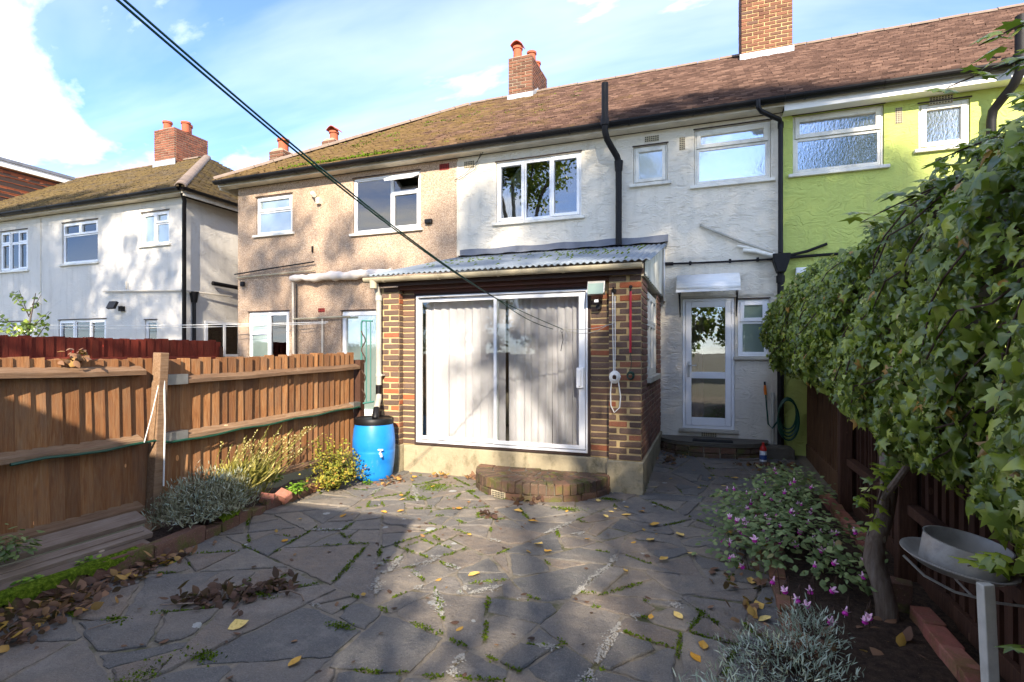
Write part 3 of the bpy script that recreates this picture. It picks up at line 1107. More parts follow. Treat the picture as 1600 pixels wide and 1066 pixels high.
def window(parent, x0, x1, z0, z1, panes, Y=YF, frame='upvc', sill='aged_upvc', rec=0.03, fw=0.05, drop=0.05, name='window', rm=True, lip=True):
    """panes: (fx0, fx1, fz0, fz1, opens, glass) as fractions of the opening"""
    m = MB()
    W, H = x1 - x0, z1 - z0
    y0 = Y + rec
    ring(m, x0 + 0.004, x1 - 0.004, z0 + 0.004, z1 - 0.004, y0, y0 + 0.07, 0.028)
    ix0, ix1, iz0, iz1 = x0 + 0.032, x1 - 0.032, z0 + 0.032, z1 - 0.032
    rects = []
    for (a, b, c, d, op, g) in panes:
        px0, px1 = ix0 + (ix1 - ix0) * a, ix0 + (ix1 - ix0) * b
        pz0, pz1 = iz0 + (iz1 - iz0) * c, iz0 + (iz1 - iz0) * d
        e = 0.0015
        ring(m, px0 + e, px1 - e, pz0 + e, pz1 - e, y0 - (0.016 if op else -0.008), y0 + 0.055, fw if op else fw * 0.62)
        rects.append((px0, px1, pz0, pz1, fw if op else fw * 0.62, g))
    w = m.build(name, frame, parent, bevel=0.004)
    for (a, b, c, d, k, g) in rects:
        p = MB().box(a + k - 0.004, y0 + 0.026, c + k - 0.004, b - k + 0.004, y0 + 0.034, d - k + 0.004)
        p.build('pane', g, w)
    if sill:
        MB().box(x0 - 0.06, Y - 0.055, z0 - drop, x1 + 0.06, Y + rec - 0.002, z0 - 0.002).build('sill', sill, w, bevel=0.006)
    if lip:
        MB().box(x0 - 0.015, Y - 0.012, z1 + 0.002, x1 + 0.015, Y + 0.028, z1 + 0.02).build('head_drip', 'dark_timber', w)
    if rm: room(parent, x0, x1, z0, z1, Y + 0.131)
    return w


def tile_plane(name, mat, parent, O, u, v, ulen, vlen, inside, w=0.155, g=0.092, sag=0.0):
    O, u, v = np.array(O, float), np.array(u, float), np.array(v, float)
    u /= np.linalg.norm(u); v /= np.linalg.norm(v)
    n = np.cross(u, v)
    if n[2] < 0: n = -n
    P = []; tone = []
    rows = int(vlen / g) + 1
    for j in range(rows):
        off = (j % 2) * w / 2
        wav = 0.004 * math.sin(j * 1.7)
        for i in range(-1, int(ulen / w) + 1):
            uc, vc = (i + 0.5) * w + off, (j + 0.5) * g
            if uc < 0 or uc > ulen or vc > vlen or not inside(uc, vc): continue
            a = uc - w / 2 + 0.002; b = uc + w / 2 - 0.002
            lo = j * g - 0.012 + random.uniform(-.006, .006); hi = min((j + 1) * g + 0.01, vlen)
            l1 = 0.026 + random.uniform(-.006, .012); l2 = 0.026 + random.uniform(-.006, .012)
            sg = -sag * math.sin(math.pi * uc / ulen) * math.sin(math.pi * min(1, vc / vlen))
            for (uu, vv, hh) in ((a, lo, l1), (b, lo, l2), (b, hi, 0.004), (a, hi, 0.004), (a, lo, -0.004), (b, lo, -0.004)):
                P.append(O + u * uu + v * vv + n * (hh + wav + sg))
            tone += [random.betavariate(2.6, 2.6)] * 6
    P = np.array(P); k = len(P) // 6
    base = np.arange(k)[:, None] * 6
    F = np.concatenate([base + np.array([[0, 1, 2, 3]]), base + np.array([[4, 5, 1, 0]])])
    o = np_mesh(name, P, F, mat, parent, np.array(tone))
    o['kind'] = 'stuff'
    return o


def half_gutter(parent, x0, x1, y, z, r, mat, name='gutter', fall=0.0):
    m = MB()
    prof = [(y + r * math.cos(a), z + r * math.sin(a)) for a in [math.pi + math.pi * i / 10 for i in range(11)]]
    prof += [(y + (r - 0.006) * math.cos(a), z + (r - 0.006) * math.sin(a)) for a in [2 * math.pi - math.pi * i / 10 for i in range(11)]]
    m.prism(prof, x0, x1, 'x')
    g = m.build(name, mat, parent)
    return g


def brackets(parent, x0, x1, step, y, z, r, mat, name='gutter_bracket'):
    n = int((x1 - x0) / step)
    me = None
    for i in range(n + 1):
        x = x0 + 0.25 + i * step
        if x > x1 - 0.1: break
        if me is None:
            m = MB()
            R2 = r + 0.006
            prof = [(R2 * math.cos(a), R2 * math.sin(a)) for a in [math.pi + math.pi * k / 10 for k in range(11)]]
            prof += [((R2 - 0.006) * math.cos(a), (R2 - 0.006) * math.sin(a)) for a in [2 * math.pi - math.pi * k / 10 for k in range(11)]]
            m.prism(prof, -0.015, 0.015, 'x')
            o = m.build(name, mat, parent); me = o.data
            o.location = (x, y, z)
        else:
            inst(name, me, parent, (x, y, z))


def eaves(parent, x0, x1, fascia='cream_paint', fh=0.10, gut=True, y=EAVE_Y, z=EAVE_Z, wy=YF):
    zt = z - 0.02
    MB().box(x0, y + 0.06, zt - fh, x1, y + 0.085, zt).build('fascia', fascia, parent)
    MB().box(x0, y + 0.087, zt - fh + 0.012, x1, wy - 0.002, zt - fh + 0.024).build('soffit', fascia, parent)
    if gut:
        half_gutter(parent, x0, x1, y - 0.012, z - 0.02, 0.072, 'black_plastic')
        brackets(parent, x0, x1, 0.95, y - 0.012, z - 0.02, 0.072, 'black_plastic')


def roof(parent, x0, x1, mat, hipL=False, hipR=False, y=EAVE_Y, z=EAVE_Z, ry=RIDGE_Y, rz=RIDGE_Z, ridge=True, sag=0.0):
    d = ry - y
    a = x0 + (d if hipL else 0); b = x1 - (d if hipR else 0)
    zb = -0.03
    V = [(x0, y, z + zb), (x1, y, z + zb), (b, ry, rz + zb), (a, ry, rz + zb), (x0, 2 * ry - y, z + zb), (x1, 2 * ry - y, z + zb)]
    F = [(0, 1, 2, 3), (3, 2, 5, 4), (0, 3, 4), (1, 5, 2)]
    o = MB().add(V, F).build('roof', 'dark_timber', parent)
    vl = math.hypot(d, rz - z); ch = d / vl
    ins = lambda uc, vc: (not hipL or uc > vc * ch) and (not hipR or (x1 - x0 - uc) > vc * ch)
    tile_plane('roof_tiles', mat, o, (x0, y - 0.03, z - 0.0), (1, 0, 0), (0, d, rz - z), x1 - x0, vl, ins, sag=sag)
    if hipR:
        tile_plane('roof_tiles', mat, o, (x1 + 0.03, y, z), (0, 1, 0), (-d, 0, rz - z), 2 * d, vl, lambda uc, vc: uc > vc * ch and uc < 2 * d - vc * ch)
    if hipL:
        tile_plane('roof_tiles', mat, o, (x0 - 0.03, y, z), (0, 1, 0), (d, 0, rz - z), 2 * d, vl, lambda uc, vc: uc > vc * ch and uc < 2 * d - vc * ch)
    # ridge and hip tiles
    def half_tile(L):
        m = MB()
        prof = [(0.115 * math.cos(t), 0.085 * math.sin(t)) for t in [math.pi * i / 8 for i in range(9)]]
        prof += [(0.095 * math.cos(t), 0.065 * math.sin(t)) for t in [math.pi - math.pi * i / 8 for i in range(9)]]
        m.prism(prof, 0, L, 'x')
        me = bpy.data.meshes.new('ridge_tile'); me.from_pydata(m.v, [], m.f); me.materials.append(MATS['ridge_tile']); me.update()
        return me
    me = half_tile(0.44)
    if ridge:
        nt = int((b - a) / 0.45)
        for i in range(nt + 1):
            if a + i * 0.45 + 0.4 > b + 0.1: break
            inst('ridge_tile', me, o, (a + i * 0.45, ry, rz - 0.01 + random.uniform(-.006, .006)), (0, 0, random.uniform(-.01, .01)))
    for flag, cx, sx in ((hipL, x0, 1), (hipR, x1, -1)):
        if not flag: continue
        L = math.sqrt(2 * d * d + (rz - z) ** 2)
        dirv = Vector((sx * d, d, rz - z)) / L
        q = dirv.to_track_quat('X', 'Z').to_euler()
        for i in range(int(L / 0.42)):
            p = Vector((cx, y, z)) + dirv * (i * 0.42)
            inst('hip_tile', me, o, p + Vector((0, 0, 0.0)), q, (1, 1, 1))
    return o


def chimney(parent, x0, x1, y0, y1, z0, z1, mat, pots, flash_z=None, mortar='grey_mortar', cap=True, sides=(1,)):
    core = MB().box(x0 + 0.004, y0 + 0.004, z0, x1 - 0.004, y1 - 0.004, z1 - 0.01).build('chimney', mortar, parent)
    zb = z0 + 0.0
    lay(core, 'x', x0, x1, zb, z1, y0, -1, mat, 0.06)
    for s in sides:
        lay(core, 'y', y0 + 0.06, y1, zb, z1, x1 if s > 0 else x0, s, mat, 0.06)
    # cement flaunching and pots
    m = MB()
    V = [(x0 + .01, y0 + .01, z1), (x1 - .01, y0 + .01, z1), (x1 - .01, y1 - .01, z1), (x0 + .01, y1 - .01, z1)]
    cxm, cym = (x0 + x1) / 2, (y0 + y1) / 2
    k = 0.55
    V += [(cxm + (a - cxm) * k, cym + (b - cym) * 0.85, z1 + 0.07) for a, b, _ in V[:4]]
    m.add(V, [(0, 1, 5, 4), (1, 2, 6, 5), (2, 3, 7, 6), (3, 0, 4, 7), (4, 5, 6, 7)])
    m.build('flaunching', 'grey_mortar', core)
    for (px, py, r, h, cowl) in pots:
        m = MB().lathe((px, py, z1 + 0.02), [(r * 0.9, 0), (r * 0.85, h * 0.8), (r * 1.05, h * 0.83), (r * 1.05, h), (r * 0.8, h), (r * 0.75, h * 0.5), (0, h * 0.5)], 18)
        p = m.build('chimney_pot', 'chimney_pot', core, True)
        if cowl:
            m = MB()
            prof = [(px - r * 1.2 + 2.4 * r * i / 8, z1 + h + 0.05 + 0.09 * math.sin(math.pi * i / 8)) for i in range(9)]
            prof += [(a, b - 0.02) for a, b in prof[::-1]]
            m.prism(prof, py - r * 1.1, py + r * 1.2, 'y')
            m.box(px - r * .95, py - .02, z1 + h - 0.02, px - r * .8, py + .02, z1 + h + 0.09).box(px + r * .8, py - .02, z1 + h - 0.02, px + r * .95, py + .02, z1 + h + 0.09)
            m.build('cowl', 'chimney_pot', core)
    return core


def airbrick(parent, x, z, w, h, Y=YF, mat='vent_clay', nx=6, nz=4):
    b = MB().box(x - w / 2, Y - 0.008, z - h / 2, x + w / 2, Y + 0.05, z + h / 2).build('air_brick', mat, parent)
    m = MB()
    for i in range(nx):
        for j in range(nz):
            cx = x - w / 2 + w * (i + 0.5) / nx; cz = z - h / 2 + h * (j + 0.5) / nz
            m.box(cx - w / nx * 0.3, Y - 0.0095, cz - h / nz * 0.3, cx + w / nx * 0.3, Y - 0.006, cz + h / nz * 0.3)
    m.build('grille', 'vent_hole', b)


def roofz(y):
    return EAVE_Z + (y - EAVE_Y) * (RIDGE_Z - EAVE_Z) / (RIDGE_Y - EAVE_Y)


# ---------------- white terraced house (middle)
XL, XR = -4.25, 1.03
H1 = empty('terraced_house', (-1.6, YF, 0), 'white rendered terraced house with brown tiled roof behind the lean-to', 'house')
ops = [(-3.5, -1.97, 3.88, 4.95), (-1.12, -0.59, 4.30, 4.90), (-0.19, 0.88, 4.18, 5.04), (-0.37, 0.39, 0.42, 2.44), (0.43, 0.86, 1.54, 2.40)]
wall_sheet('wall', 'white_render', H1, XL, XR, -0.05, 5.12, YF, ops)
w = window(H1, -3.5, -1.97, 3.88, 4.95, [(0, .33, 0, 1, True, 'clear_glass'), (.33, .66, 0, 1, False, 'clear_glass'), (.66, 1, 0, 1, True, 'clear_glass')])
curtain(w, -3.42, -3.08, 3.8, 4.98, YF + 0.22, 'cream_curtain', 4, 0.03)
window(H1, -1.12, -0.59, 4.30, 4.90, [(0, 1, 0, 1, True, 'obscure_glass')], frame='aged_upvc', rm=False)
window(H1, -0.19, 0.88, 4.18, 5.04, [(0, 1, 0, .68, False, 'obscure_glass'), (0, 1, .68, 1, True, 'obscure_glass')], frame='aged_upvc', fw=0.06, rm=False)
window(H1, 0.43, 0.86, 1.54, 2.40, [(0, 1, 0, .62, False, 'teal_glass'), (0, 1, .62, 1, True, 'teal_glass')], rm=False, sill='sill_stone', fw=0.055)
eaves(H1, XL, XR)
roof(H1, XL, XR, 'clay_tiles', sag=0.02)
for (x, z, w_, h_, nx, nz) in ((-0.83, 5.0, 0.22, 0.09, 7, 3), (-0.37, 4.86, 0.085, 0.2, 3, 7), (-4.02, 4.98, 0.2, 0.12, 6, 4)):
    airbrick(H1, x, z, w_, h_, nx=nx, nz=nz)
airbrick(H1, 0.02, 0.345, 0.22, 0.07, nx=7, nz=3, mat='vent_clay')
# back door
dm = MB()
ring(dm, -0.366, 0.386, 0.425, 2.436, YF + 0.02, YF + 0.09, 0.045)
door = dm.build('door', 'upvc', H1, bevel=0.004)
lm = MB()
x0, x1, z0, z1 = -0.318, 0.338, 0.475, 2.388
for (a, b, c, d) in ((x0, x0 + .085, z0, z1), (x1 - .085, x1, z0, z1), (x0 + .085, x1 - .085, z0, z0 + .12), (x0 + .085, x1 - .085, z1 - .09, z1), (x0 + .085, x1 - .085, 1.2, 1.30)):
    lm.box(a + .001, YF + 0.008, c, b - .001, YF + 0.062, d)
lm.build('leaf_frame', 'upvc', door, bevel=0.005)
for (c, d) in ((z0 + .12, 1.2), (1.30, z1 - .09)):
    MB().box(x0 + .083, YF + .03, c - .002, x1 - .083, YF + .037, d + .002).build('pane', 'clear_glass', door)
hm = MB().box(x0 + .025, YF - .004, 1.22, x0 + .06, YF + .006, 1.46).tube([(x0 + .043, YF, 1.40), (x0 + .043, YF - .045, 1.40), (x0 + .06, YF - .05, 1.40), (x0 + .16, YF - .045, 1.40)], 0.010, 8)
hm.build('handle', 'steel', door, True)
for zz in (0.62, 1.3, 2.2):
    MB().tube([(x1 + .012, YF + .004, zz), (x1 + .012, YF + .004, zz + .09)], .012, 8).build('hinge', 'upvc', door, True)
MB().box(-0.42, YF - 0.06, 0.375, 0.44, YF + 0.018, 0.422).build('threshold', 'sill_stone', door, bevel=.004)
room(H1, -0.366, 0.386, 0.9, 2.436, YF + 0.131)
curtain(door, -0.27, -0.05, 0.5, 2.35, YF + 0.14, 'mauve_curtain', 3, 0.02)
# lintel line, canopy over the door
MB().box(-0.42, YF - .012, 2.442, 0.92, YF - .002, 2.475).build('lintel_strip', 'sill_stone', H1)
cm = MB()
nseg = 26
rowsV = []
for k in range(9):
    t = k / 8
    yy_ = YF - 0.02 - 0.50 * math.sin(t * math.pi / 2)
    zz_ = 2.78 - 0.26 * (1 - math.cos(t * math.pi / 2))
    rowsV.append((yy_, zz_))
V = []; F = []
fine = []
for k in range(8):
    for q in range(4):
        t = (k + q / 4) / 8
        fine.append(t)
fine.append(1.0)
for t in fine:
    rip = 0.006 * math.sin(t * 2 * math.pi * 9)
    a = t * math.pi / 2
    yy_ = YF - 0.02 - (0.50 + rip) * math.sin(a)
    zz_ = 2.52 + (0.26 + rip) * math.cos(a)
    for xx in (-0.43, 0.44):
        V.append((xx, yy_, zz_))
for k in range(len(fine) - 1):
    F.append((2 * k, 2 * k + 1, 2 * k + 3, 2 * k + 2))
can = cm.add(V, F).build('door_canopy', 'white_sheet_metal', H1, True)
sm = can.modifiers.new('solid', 'SOLIDIFY'); sm.thickness = 0.012
MB().box(-0.435, YF - 0.525, 2.485, 0.445, YF - 0.51, 2.525).build('canopy_edge', 'white_sheet_metal', can)
for xx in (-0.40, 0.41):
    m = MB().tube([(xx, YF - .005, 2.2), (xx, YF - .2, 2.34), (xx, YF - .42, 2.49)], .008, 6)
    c0 = (xx, YF - .13, 2.42)
    m.tube([(xx, YF - .13 + .08 * math.cos(a) * (1 - a / 14), 2.42 + .08 * math.sin(a) * (1 - a / 14)) for a in [i * .5 for i in range(22)]], .006, 6)
    m.tube([(xx, YF - .006, 2.15), (xx, YF - .006, 2.6)], .008, 6)
    m.build('canopy_bracket', 'black_iron', can)
# soil pipe with swan neck
m = MB()
m.tube([(-1.50, 8.27, 5.8), (-1.50, 8.27, 5.18)], 0.052, 12)
m.tube([(-1.50, 8.27, 5.24), (-1.50, 8.27, 5.14)], 0.066, 12)
m.tube([(-1.50, 8.27, 5.14), (-1.50, 8.28, 5.05), (-1.48, 8.34, 4.95), (-1.42, 8.46, 4.84), (-1.36, 8.56, 4.74), (-1.34, 8.60, 4.66), (-1.34, 8.61, 4.55)], 0.05, 12)
m.tube([(-1.34, 8.61, 4.68), (-1.34, 8.61, 4.52)], [0.07, 0.058], 12)
m.tube([(-1.34, 8.61, 4.55), (-1.34, 8.61, 3.25)], 0.05, 12)
m.build('soil_pipe', 'black_iron', H1, True)
# rainwater pipe by the boundary
m = MB()
m.tube([(0.68, 8.33, 5.20), (0.68, 8.33, 5.10), (0.72, 8.36, 5.05), (0.98, 8.55, 4.97), (1.0, 8.6, 4.92), (1.0, 8.61, 4.85), (1.0, 8.61, 3.05)], 0.034, 10)
m.tube([(1.0, 8.61, 4.95), (1.0, 8.61, 4.87)], 0.042, 10)
m.tube([(1.0, 8.61, 3.24), (1.0, 8.61, 3.05)], 0.036, 10)
dp = m.build('downpipe', 'black_plastic', H1, True)
m = MB()
m.prism([(0.885, 3.03), (1.12, 3.03), (1.105, 2.92), (1.055, 2.76), (0.95, 2.76), (0.90, 2.92)], 8.49, 8.69, 'y')
m.build('hopper', 'black_iron', dp, bevel=.01)
m = MB().tube([(1.0, 8.62, 2.77), (1.0, 8.62, 0.2)], 0.046, 10).tube([(1.0, 8.62, 2.72), (1.0, 8.62, 2.62)], 0.06, 10).tube([(1.0, 8.62, 1.5), (1.0, 8.62, 1.42)], 0.058, 10)
m.build('lower_pipe', 'black_iron', dp, True)
m = MB().tube([(-0.64, 8.66, 2.99), (0.2, 8.66, 2.975), (0.9, 8.64, 2.97)], 0.016, 8).tube([(-0.66, 8.655, 2.99), (-0.5, 8.655, 2.987)], 0.028, 8)
for xx in (-0.25, 0.32, 0.7): m.tube([(xx, 8.66, 2.95), (xx, 8.66, 3.01)], .02, 6)
m.build('waste_pipe', 'black_iron', H1, True)
m = MB().tube([(-0.09, 8.66, 3.55), (0.45, 8.65, 3.27), (0.9, 8.6, 3.06)], 0.02, 10).tube([(-0.09, 8.7, 3.57), (-0.09, 8.66, 3.55)], 0.024, 10)
m.build('waste_pipe', 'grey_plastic', H1, True)
m = MB().tube([(0.42, 8.66, 3.20), (0.6, 8.65, 3.16), (0.92, 8.61, 3.04)], 0.022, 10).tube([(0.50, 8.65, 3.13), (0.66, 8.62, 3.10), (0.93, 8.58, 3.0)], 0.03, 10)
m.build('waste_pipe', 'aged_upvc', H1, True)
m = MB().tube([(-4.3, 8.67, 4.72), (-4.1, 8.66, 4.8), (-3.85, 8.66, 5.0), (-3.7, 8.6, 5.14), (-3.62, 8.4, 5.24)], .006, 5).tube([(-4.2, 8.67, 4.72), (-3.9, 8.66, 4.86), (-3.75, 8.6, 5.12)], .005, 5)
m.build('cable', 'black_plastic', H1)
# chimneys
chimney(H1, -4.52, -3.93, 12.05, 13.3, 7.35, 8.72, 'chimney_brick', [(-4.36, 12.25, .12, .32, True), (-4.08, 12.5, .115, .28, False), (-4.1, 12.95, .11, .26, False)], sides=(1,))
def flashing(parent, x0, x1, y, side_y1=None, h=0.15):
    z = roofz(y)
    m = MB()
    m.box(x0 - .03, y - .016, z - .05, x1 + .03, y - .004, z + h)
    m.add([(x0 - .06, y - .014, z + 0.0), (x1 + .06, y - .014, z + 0.0), (x1 + .08, y - .22, roofz(y - .22) + .045), (x0 - .08, y - .22, roofz(y - .22) + .045)], [(0, 3, 2, 1)])
    n = 7
    for i in range(n):
        a = y + i * 0.07
        if side_y1 and a > side_y1: break
        m.box(x1 + .002, a, roofz(a) - .04, x1 + .014, a + .07, roofz(a) + .15)
    m.build('flashing', 'lead', parent)
flashing(H1, -4.52, -3.93, 12.05, 12.5)

# ---------------- pebbledash house (left)
HL = -9.49
H2 = empty('terraced_house', (-6.9, YF, 0), 'tan pebbledash end terrace house with mossy hipped roof behind the brown fence', 'house')
ops = [(-8.98, -8.02, 4.08, 4.88), (-6.52, -5.02, 3.92, 5.0), (-9.2, -8.1, 0.9, 2.46), (-6.8, -5.4, 0.4, 2.42)]
wall_sheet('wall', 'pebbledash', H2, HL, XL, -0.05, 5.12, YF, ops)
MB().add([(HL, YF, -.05), (HL, YF + 7.4, -.05), (HL, YF + 7.4, 5.12), (HL, YF, 5.12)], [(0, 1, 2, 3)]).build('side_wall', 'pebbledash', H2)
MB().box(XL - .012, YF - .012, 0, XL + .012, YF - .001, 5.06).build('render_edge', 'cream_paint', H2)
window(H2, -8.98, -8.02, 4.08, 4.88, [(0, 1, 0, .62, False, 'teal_glass'), (0, 1, .62, 1, True, 'teal_glass')], rm=False, fw=.05)
w = window(H2, -6.52, -5.02, 3.92, 5.0, [(0, .58, 0, 1, False, 'clear_glass'), (.58, 1, 0, .68, True, 'clear_glass'), (.58, 1, .68, 1, False, 'clear_glass')])
curtain(w, -6.35, -5.6, 3.85, 5.0, YF + .20, 'red_curtain', 9, .03)
curtain(w, -5.6, -5.1, 3.85, 5.0, YF + .24, 'red_curtain', 5, .03)
m = MB(); ring(m, 0.0, 0.60, -0.30, 0.0, -0.02, 0.02, 0.045)
c_ = math.cos(R(62)); s_ = math.sin(R(62))
m.v = [(-5.65 + x, YF + .02 + y * c_ + z * s_, 4.955 + z * c_ - y * s_) for x, y, z in m.v]
sash = m.build('vent_sash', 'upvc', w)
m = MB().box(0.04, -.004, -.26, .56, .004, -.04)
m.v = [(-5.65 + x, YF + .02 + y * c_ + z * s_, 4.955 + z * c_ - y * s_) for x, y, z in m.v]
m.build('vent_pane', 'clear_glass', w)
w = window(H2, -9.2, -8.1, 0.9, 2.46, [(0, .48, 0, .72, False, 'teal_glass'), (0, .48, .72, 1, False, 'teal_glass'), (.48, 1, 0, 1, True, 'clear_glass')])
w = window(H2, -6.8, -5.4, 0.4, 2.42, [(0, 1, 0, 1, True, 'teal_glass')], fw=.06)
airbrick(H2, -4.52, 5.0, 0.2, 0.11, mat='vent_red')
airbrick(H2, -7.28, 2.45, 0.16, 0.08, mat='vent_red', nx=4, nz=2)
eaves(H2, HL - .3, XL)
MB().box(HL - .3, EAVE_Y + .1, EAVE_Z - .17, HL - .275, YF + 7.6, EAVE_Z - .03).build('fascia', 'cream_paint', H2)
roof(H2, HL - .32, XL, 'clay_tiles', hipL=True, sag=.03)
chimney(H2, -9.42, -9.02, 9.5, 9.95, 5.3, 6.20, 'chimney_brick', [(-9.2, 9.7, .13, .30, False)])
chimney(H2, -9.12, -8.72, 10.9, 11.4, 5.5, 6.92, 'chimney_brick', [(-8.9, 11.1, .12, .26, True)])
k_ = 2600
xm = rng.triangular(-8.2, -6.2, -4.6, k_)
dm_ = np.abs(rng.normal(0, .10, k_)) * (.35 + .65 * np.sin((xm + 8.2) * 2.1) ** 2)
ym = EAVE_Y - .02 + dm_
zm = EAVE_Z + (ym - EAVE_Y) * (RIDGE_Z - EAVE_Z) / (RIDGE_Y - EAVE_Y) + .03 + rng.random(k_) * .03
leaf_cloud('roof_moss', 'moss', H2, np.stack([xm, ym, zm], 1), rnd(k_) * .7 + np.array((0, -.5, .8)), rnd(k_) + np.array((0, -.3, .5)), rng.uniform(.02, .055, k_), rng.random(k_), QUADLEAF)
k_ = 1500
xm = rng.uniform(-9.4, -2.5, k_); cl = rng.integers(0, 90, k_); cx_ = rng.uniform(-9, -2.5, 90)[cl]; cy_ = rng.uniform(8.5, 11.8, 90)[cl]
xm = cx_ + rng.normal(0, .05, k_); ym = cy_ + rng.normal(0, .03, k_)
ok_ = xm > HL + .2 + (ym - EAVE_Y)
xm, ym = xm[ok_], ym[ok_]; k_ = len(xm)
zm = EAVE_Z + (ym - EAVE_Y) * (RIDGE_Z - EAVE_Z) / (RIDGE_Y - EAVE_Y) + .035
leaf_cloud('roof_moss', 'moss', H2, np.stack([xm, ym, zm], 1), rnd(k_) * .7 + np.array((0, -.5, .8)), rnd(k_) + np.array((0, -.3, .5)), rng.uniform(.02, .05, k_), rng.random(k_), QUADLEAF)
# pipes and cables on the pebbledash wall
MB().tube([(-9.5, 8.62, 3.27), (-8.6, 8.62, 3.34), (-7.4, 8.62, 3.42)], .014, 6).build('overflow_pipe', 'black_iron', H2)
MB().tube([(-9.45, 8.64, 3.2), (-7.4, 8.64, 3.25)], .016, 6).build('overflow_pipe', 'weathered_gutter', H2)
pts = [(-7.95 + 2.4 * i / 24, 8.58 + .012 * math.sin(i * 1.9), 3.10 + .012 * math.sin(i * 2.7) + .01 * math.sin(i * .8)) for i in range(25)]
MB().tube(pts, [.055 + .03 * min(1, i / 9) + .012 * math.sin(i * 1.3) for i in range(25)], 10).build('rolled_awning', 'canvas', H2, True)
m = MB().tube([(-7.93, 8.62, 3.12), (-7.93, 8.62, 2.85), (-7.9, 8.62, 0.3)], .022, 8)
m.build('downpipe', 'cream_paint', H2, True)
MB().tube([(-7.86, 8.64, 3.0), (-7.84, 8.64, 0.3)], .012, 6).build('cable', 'black_plastic', H2)
MB().tube([(-7.95, 8.62, 2.28), (-6.8, 8.62, 2.30), (-6.55, 8.62, 2.30)], .022, 8).build('waste_pipe', 'weathered_gutter', H2, True)
MB().tube([(-7.2, 8.63, 2.28), (-7.2, 8.63, 0.3)], .02, 8).build('waste_pipe', 'cream_paint', H2, True)
m = MB().tube([(-7.45, 8.7, 4.78), (-7.45, 8.64, 4.8), (-7.36, 8.58, 4.74)], [.03, .05, .045], 10).box(-7.36, 8.62, 4.58, -7.28, 8.7, 4.7)
m.build('wall_lamp', 'cream_paint', H2)
MB().box(-4.9, 8.63, 3.98, -4.76, 8.7, 4.06).build('junction_box', 'black_plastic', H2, bevel=.01)
MB().box(-7.5, 8.66, 3.62, -7.48, 8.7, 3.75).build('bracket', 'black_iron', H2)
MB().lathe((-9.3, 8.64, 3.06), [(0.0, -.06), (.045, -.05), (.05, 0), (.045, .05), (0, .055)], 12).build('camera_dome', 'black_plastic', H2, True)

# ---------------- lime green house (right)
H3 = empty('terraced_house', (4.0, YF, 0), 'lime green rendered terraced house with brown tiled roof above the ivy hedge', 'house')
ops = [(1.17, 2.3, 4.2, 5.05), (2.7, 3.27, 4.36, 4.98), (4.4, 6.0, 3.9, 5.0)]
wall_sheet('wall', 'lime_render', H3, XR, 7.4, -.05, 5.12, YF, ops)
window(H3, 1.17, 2.3, 4.2, 5.05, [(0, 1, 0, .62, False, 'rain_glass'), (0, 1, .62, 1, True, 'rain_glass')], rm=False, fw=.06, frame='aged_upvc')
window(H3, 2.7, 3.27, 4.36, 4.98, [(0, 1, 0, 1, True, 'rain_glass')], rm=False, fw=.06, frame='aged_upvc')
window(H3, 4.4, 6.0, 3.9, 5.0, [(0, .5, 0, 1, True, 'clear_glass'), (.5, 1, 0, 1, True, 'clear_glass')])
eaves(H3, XR + .002, 7.4, 'white_paint', 0.17)
roof(H3, XR, 9.0, 'clay_tiles', sag=.02)
airbrick(H3, 2.95, 5.0, .26, .10, nx=8, nz=4)
airbrick(H3, 2.47, 4.86, .08, .22, nx=3, nz=8)
chimney(H3, 0.66, 1.60, 11.95, 12.9, 7.35, 9.4, 'chimney_brick', [(0.9, 12.3, .12, .3, False), (1.35, 12.3, .12, .3, False)], mortar='yellow_mortar', sides=(-1,))
flashing(H3, 0.66, 1.60, 11.95)
m = MB().tube([(3.60, 8.25, 5.72), (3.60, 8.25, 5.2)], .058, 12).tube([(3.60, 8.25, 5.26), (3.60, 8.25, 5.14)], .075, 12)
m.tube([(3.60, 8.25, 5.14), (3.60, 8.27, 5.04), (3.57, 8.36, 4.92), (3.50, 8.50, 4.80), (3.46, 8.58, 4.72), (3.45, 8.6, 4.6), (3.45, 8.61, .2)], .054, 12)
m.build('soil_pipe', 'black_iron', H3, True)
MB().tube([(1.06, 8.64, 3.0), (1.35, 8.65, 3.06), (1.6, 8.66, 3.15)], .022, 8).build('waste_pipe', 'black_plastic', H3, True)
MB().tube([(1.06, 8.63, 2.98), (2.6, 8.66, 3.02)], .022, 8).build('waste_pipe', 'black_plastic', H3, True)
MB().box(1.2, 8.63, 2.69, 1.34, 8.7, 2.83).build('vent_cover', 'upvc', H3, bevel=.012)

# ---------------- far white semi (left)
FX1 = -11.15
H4 = empty('semi_detached_house', (-16.2, YF, 0), 'white semi-detached house beyond the red fence with brown tiled roof', 'house')
ops = [(-17.95, -16.75, 3.78, 4.85), (-15.35, -14.0, 3.83, 4.87), (-12.48, -11.56, 4.1, 4.87), (-15.5, -13.7, 1.5, 2.42), (-12.36, -11.95, 1.5, 2.36), (-18.4, -16.6, 1.5, 2.42)]
wall_sheet('wall', 'far_white_render', H4, -26, FX1, -.05, 5.12, YF, ops)
wall_sheet_ops = []
MB().add([(FX1, YF, -.05), (FX1, YF + 7.4, -.05), (FX1, YF + 7.4, 5.12), (FX1, YF, 5.12)], [(0, 1, 2, 3)]).build('side_wall', 'far_white_render', H4)
MB().box(-16.22, YF - .012, 0, -16.19, YF - .001, 5.06).build('render_edge', 'cream_paint', H4)
P3 = [(0, .34, 0, .7, True), (0, .34, .7, 1, True), (.34, .66, 0, .7, False), (.34, .66, .7, 1, False), (.66, 1, 0, .7, True), (.66, 1, .7, 1, True)]
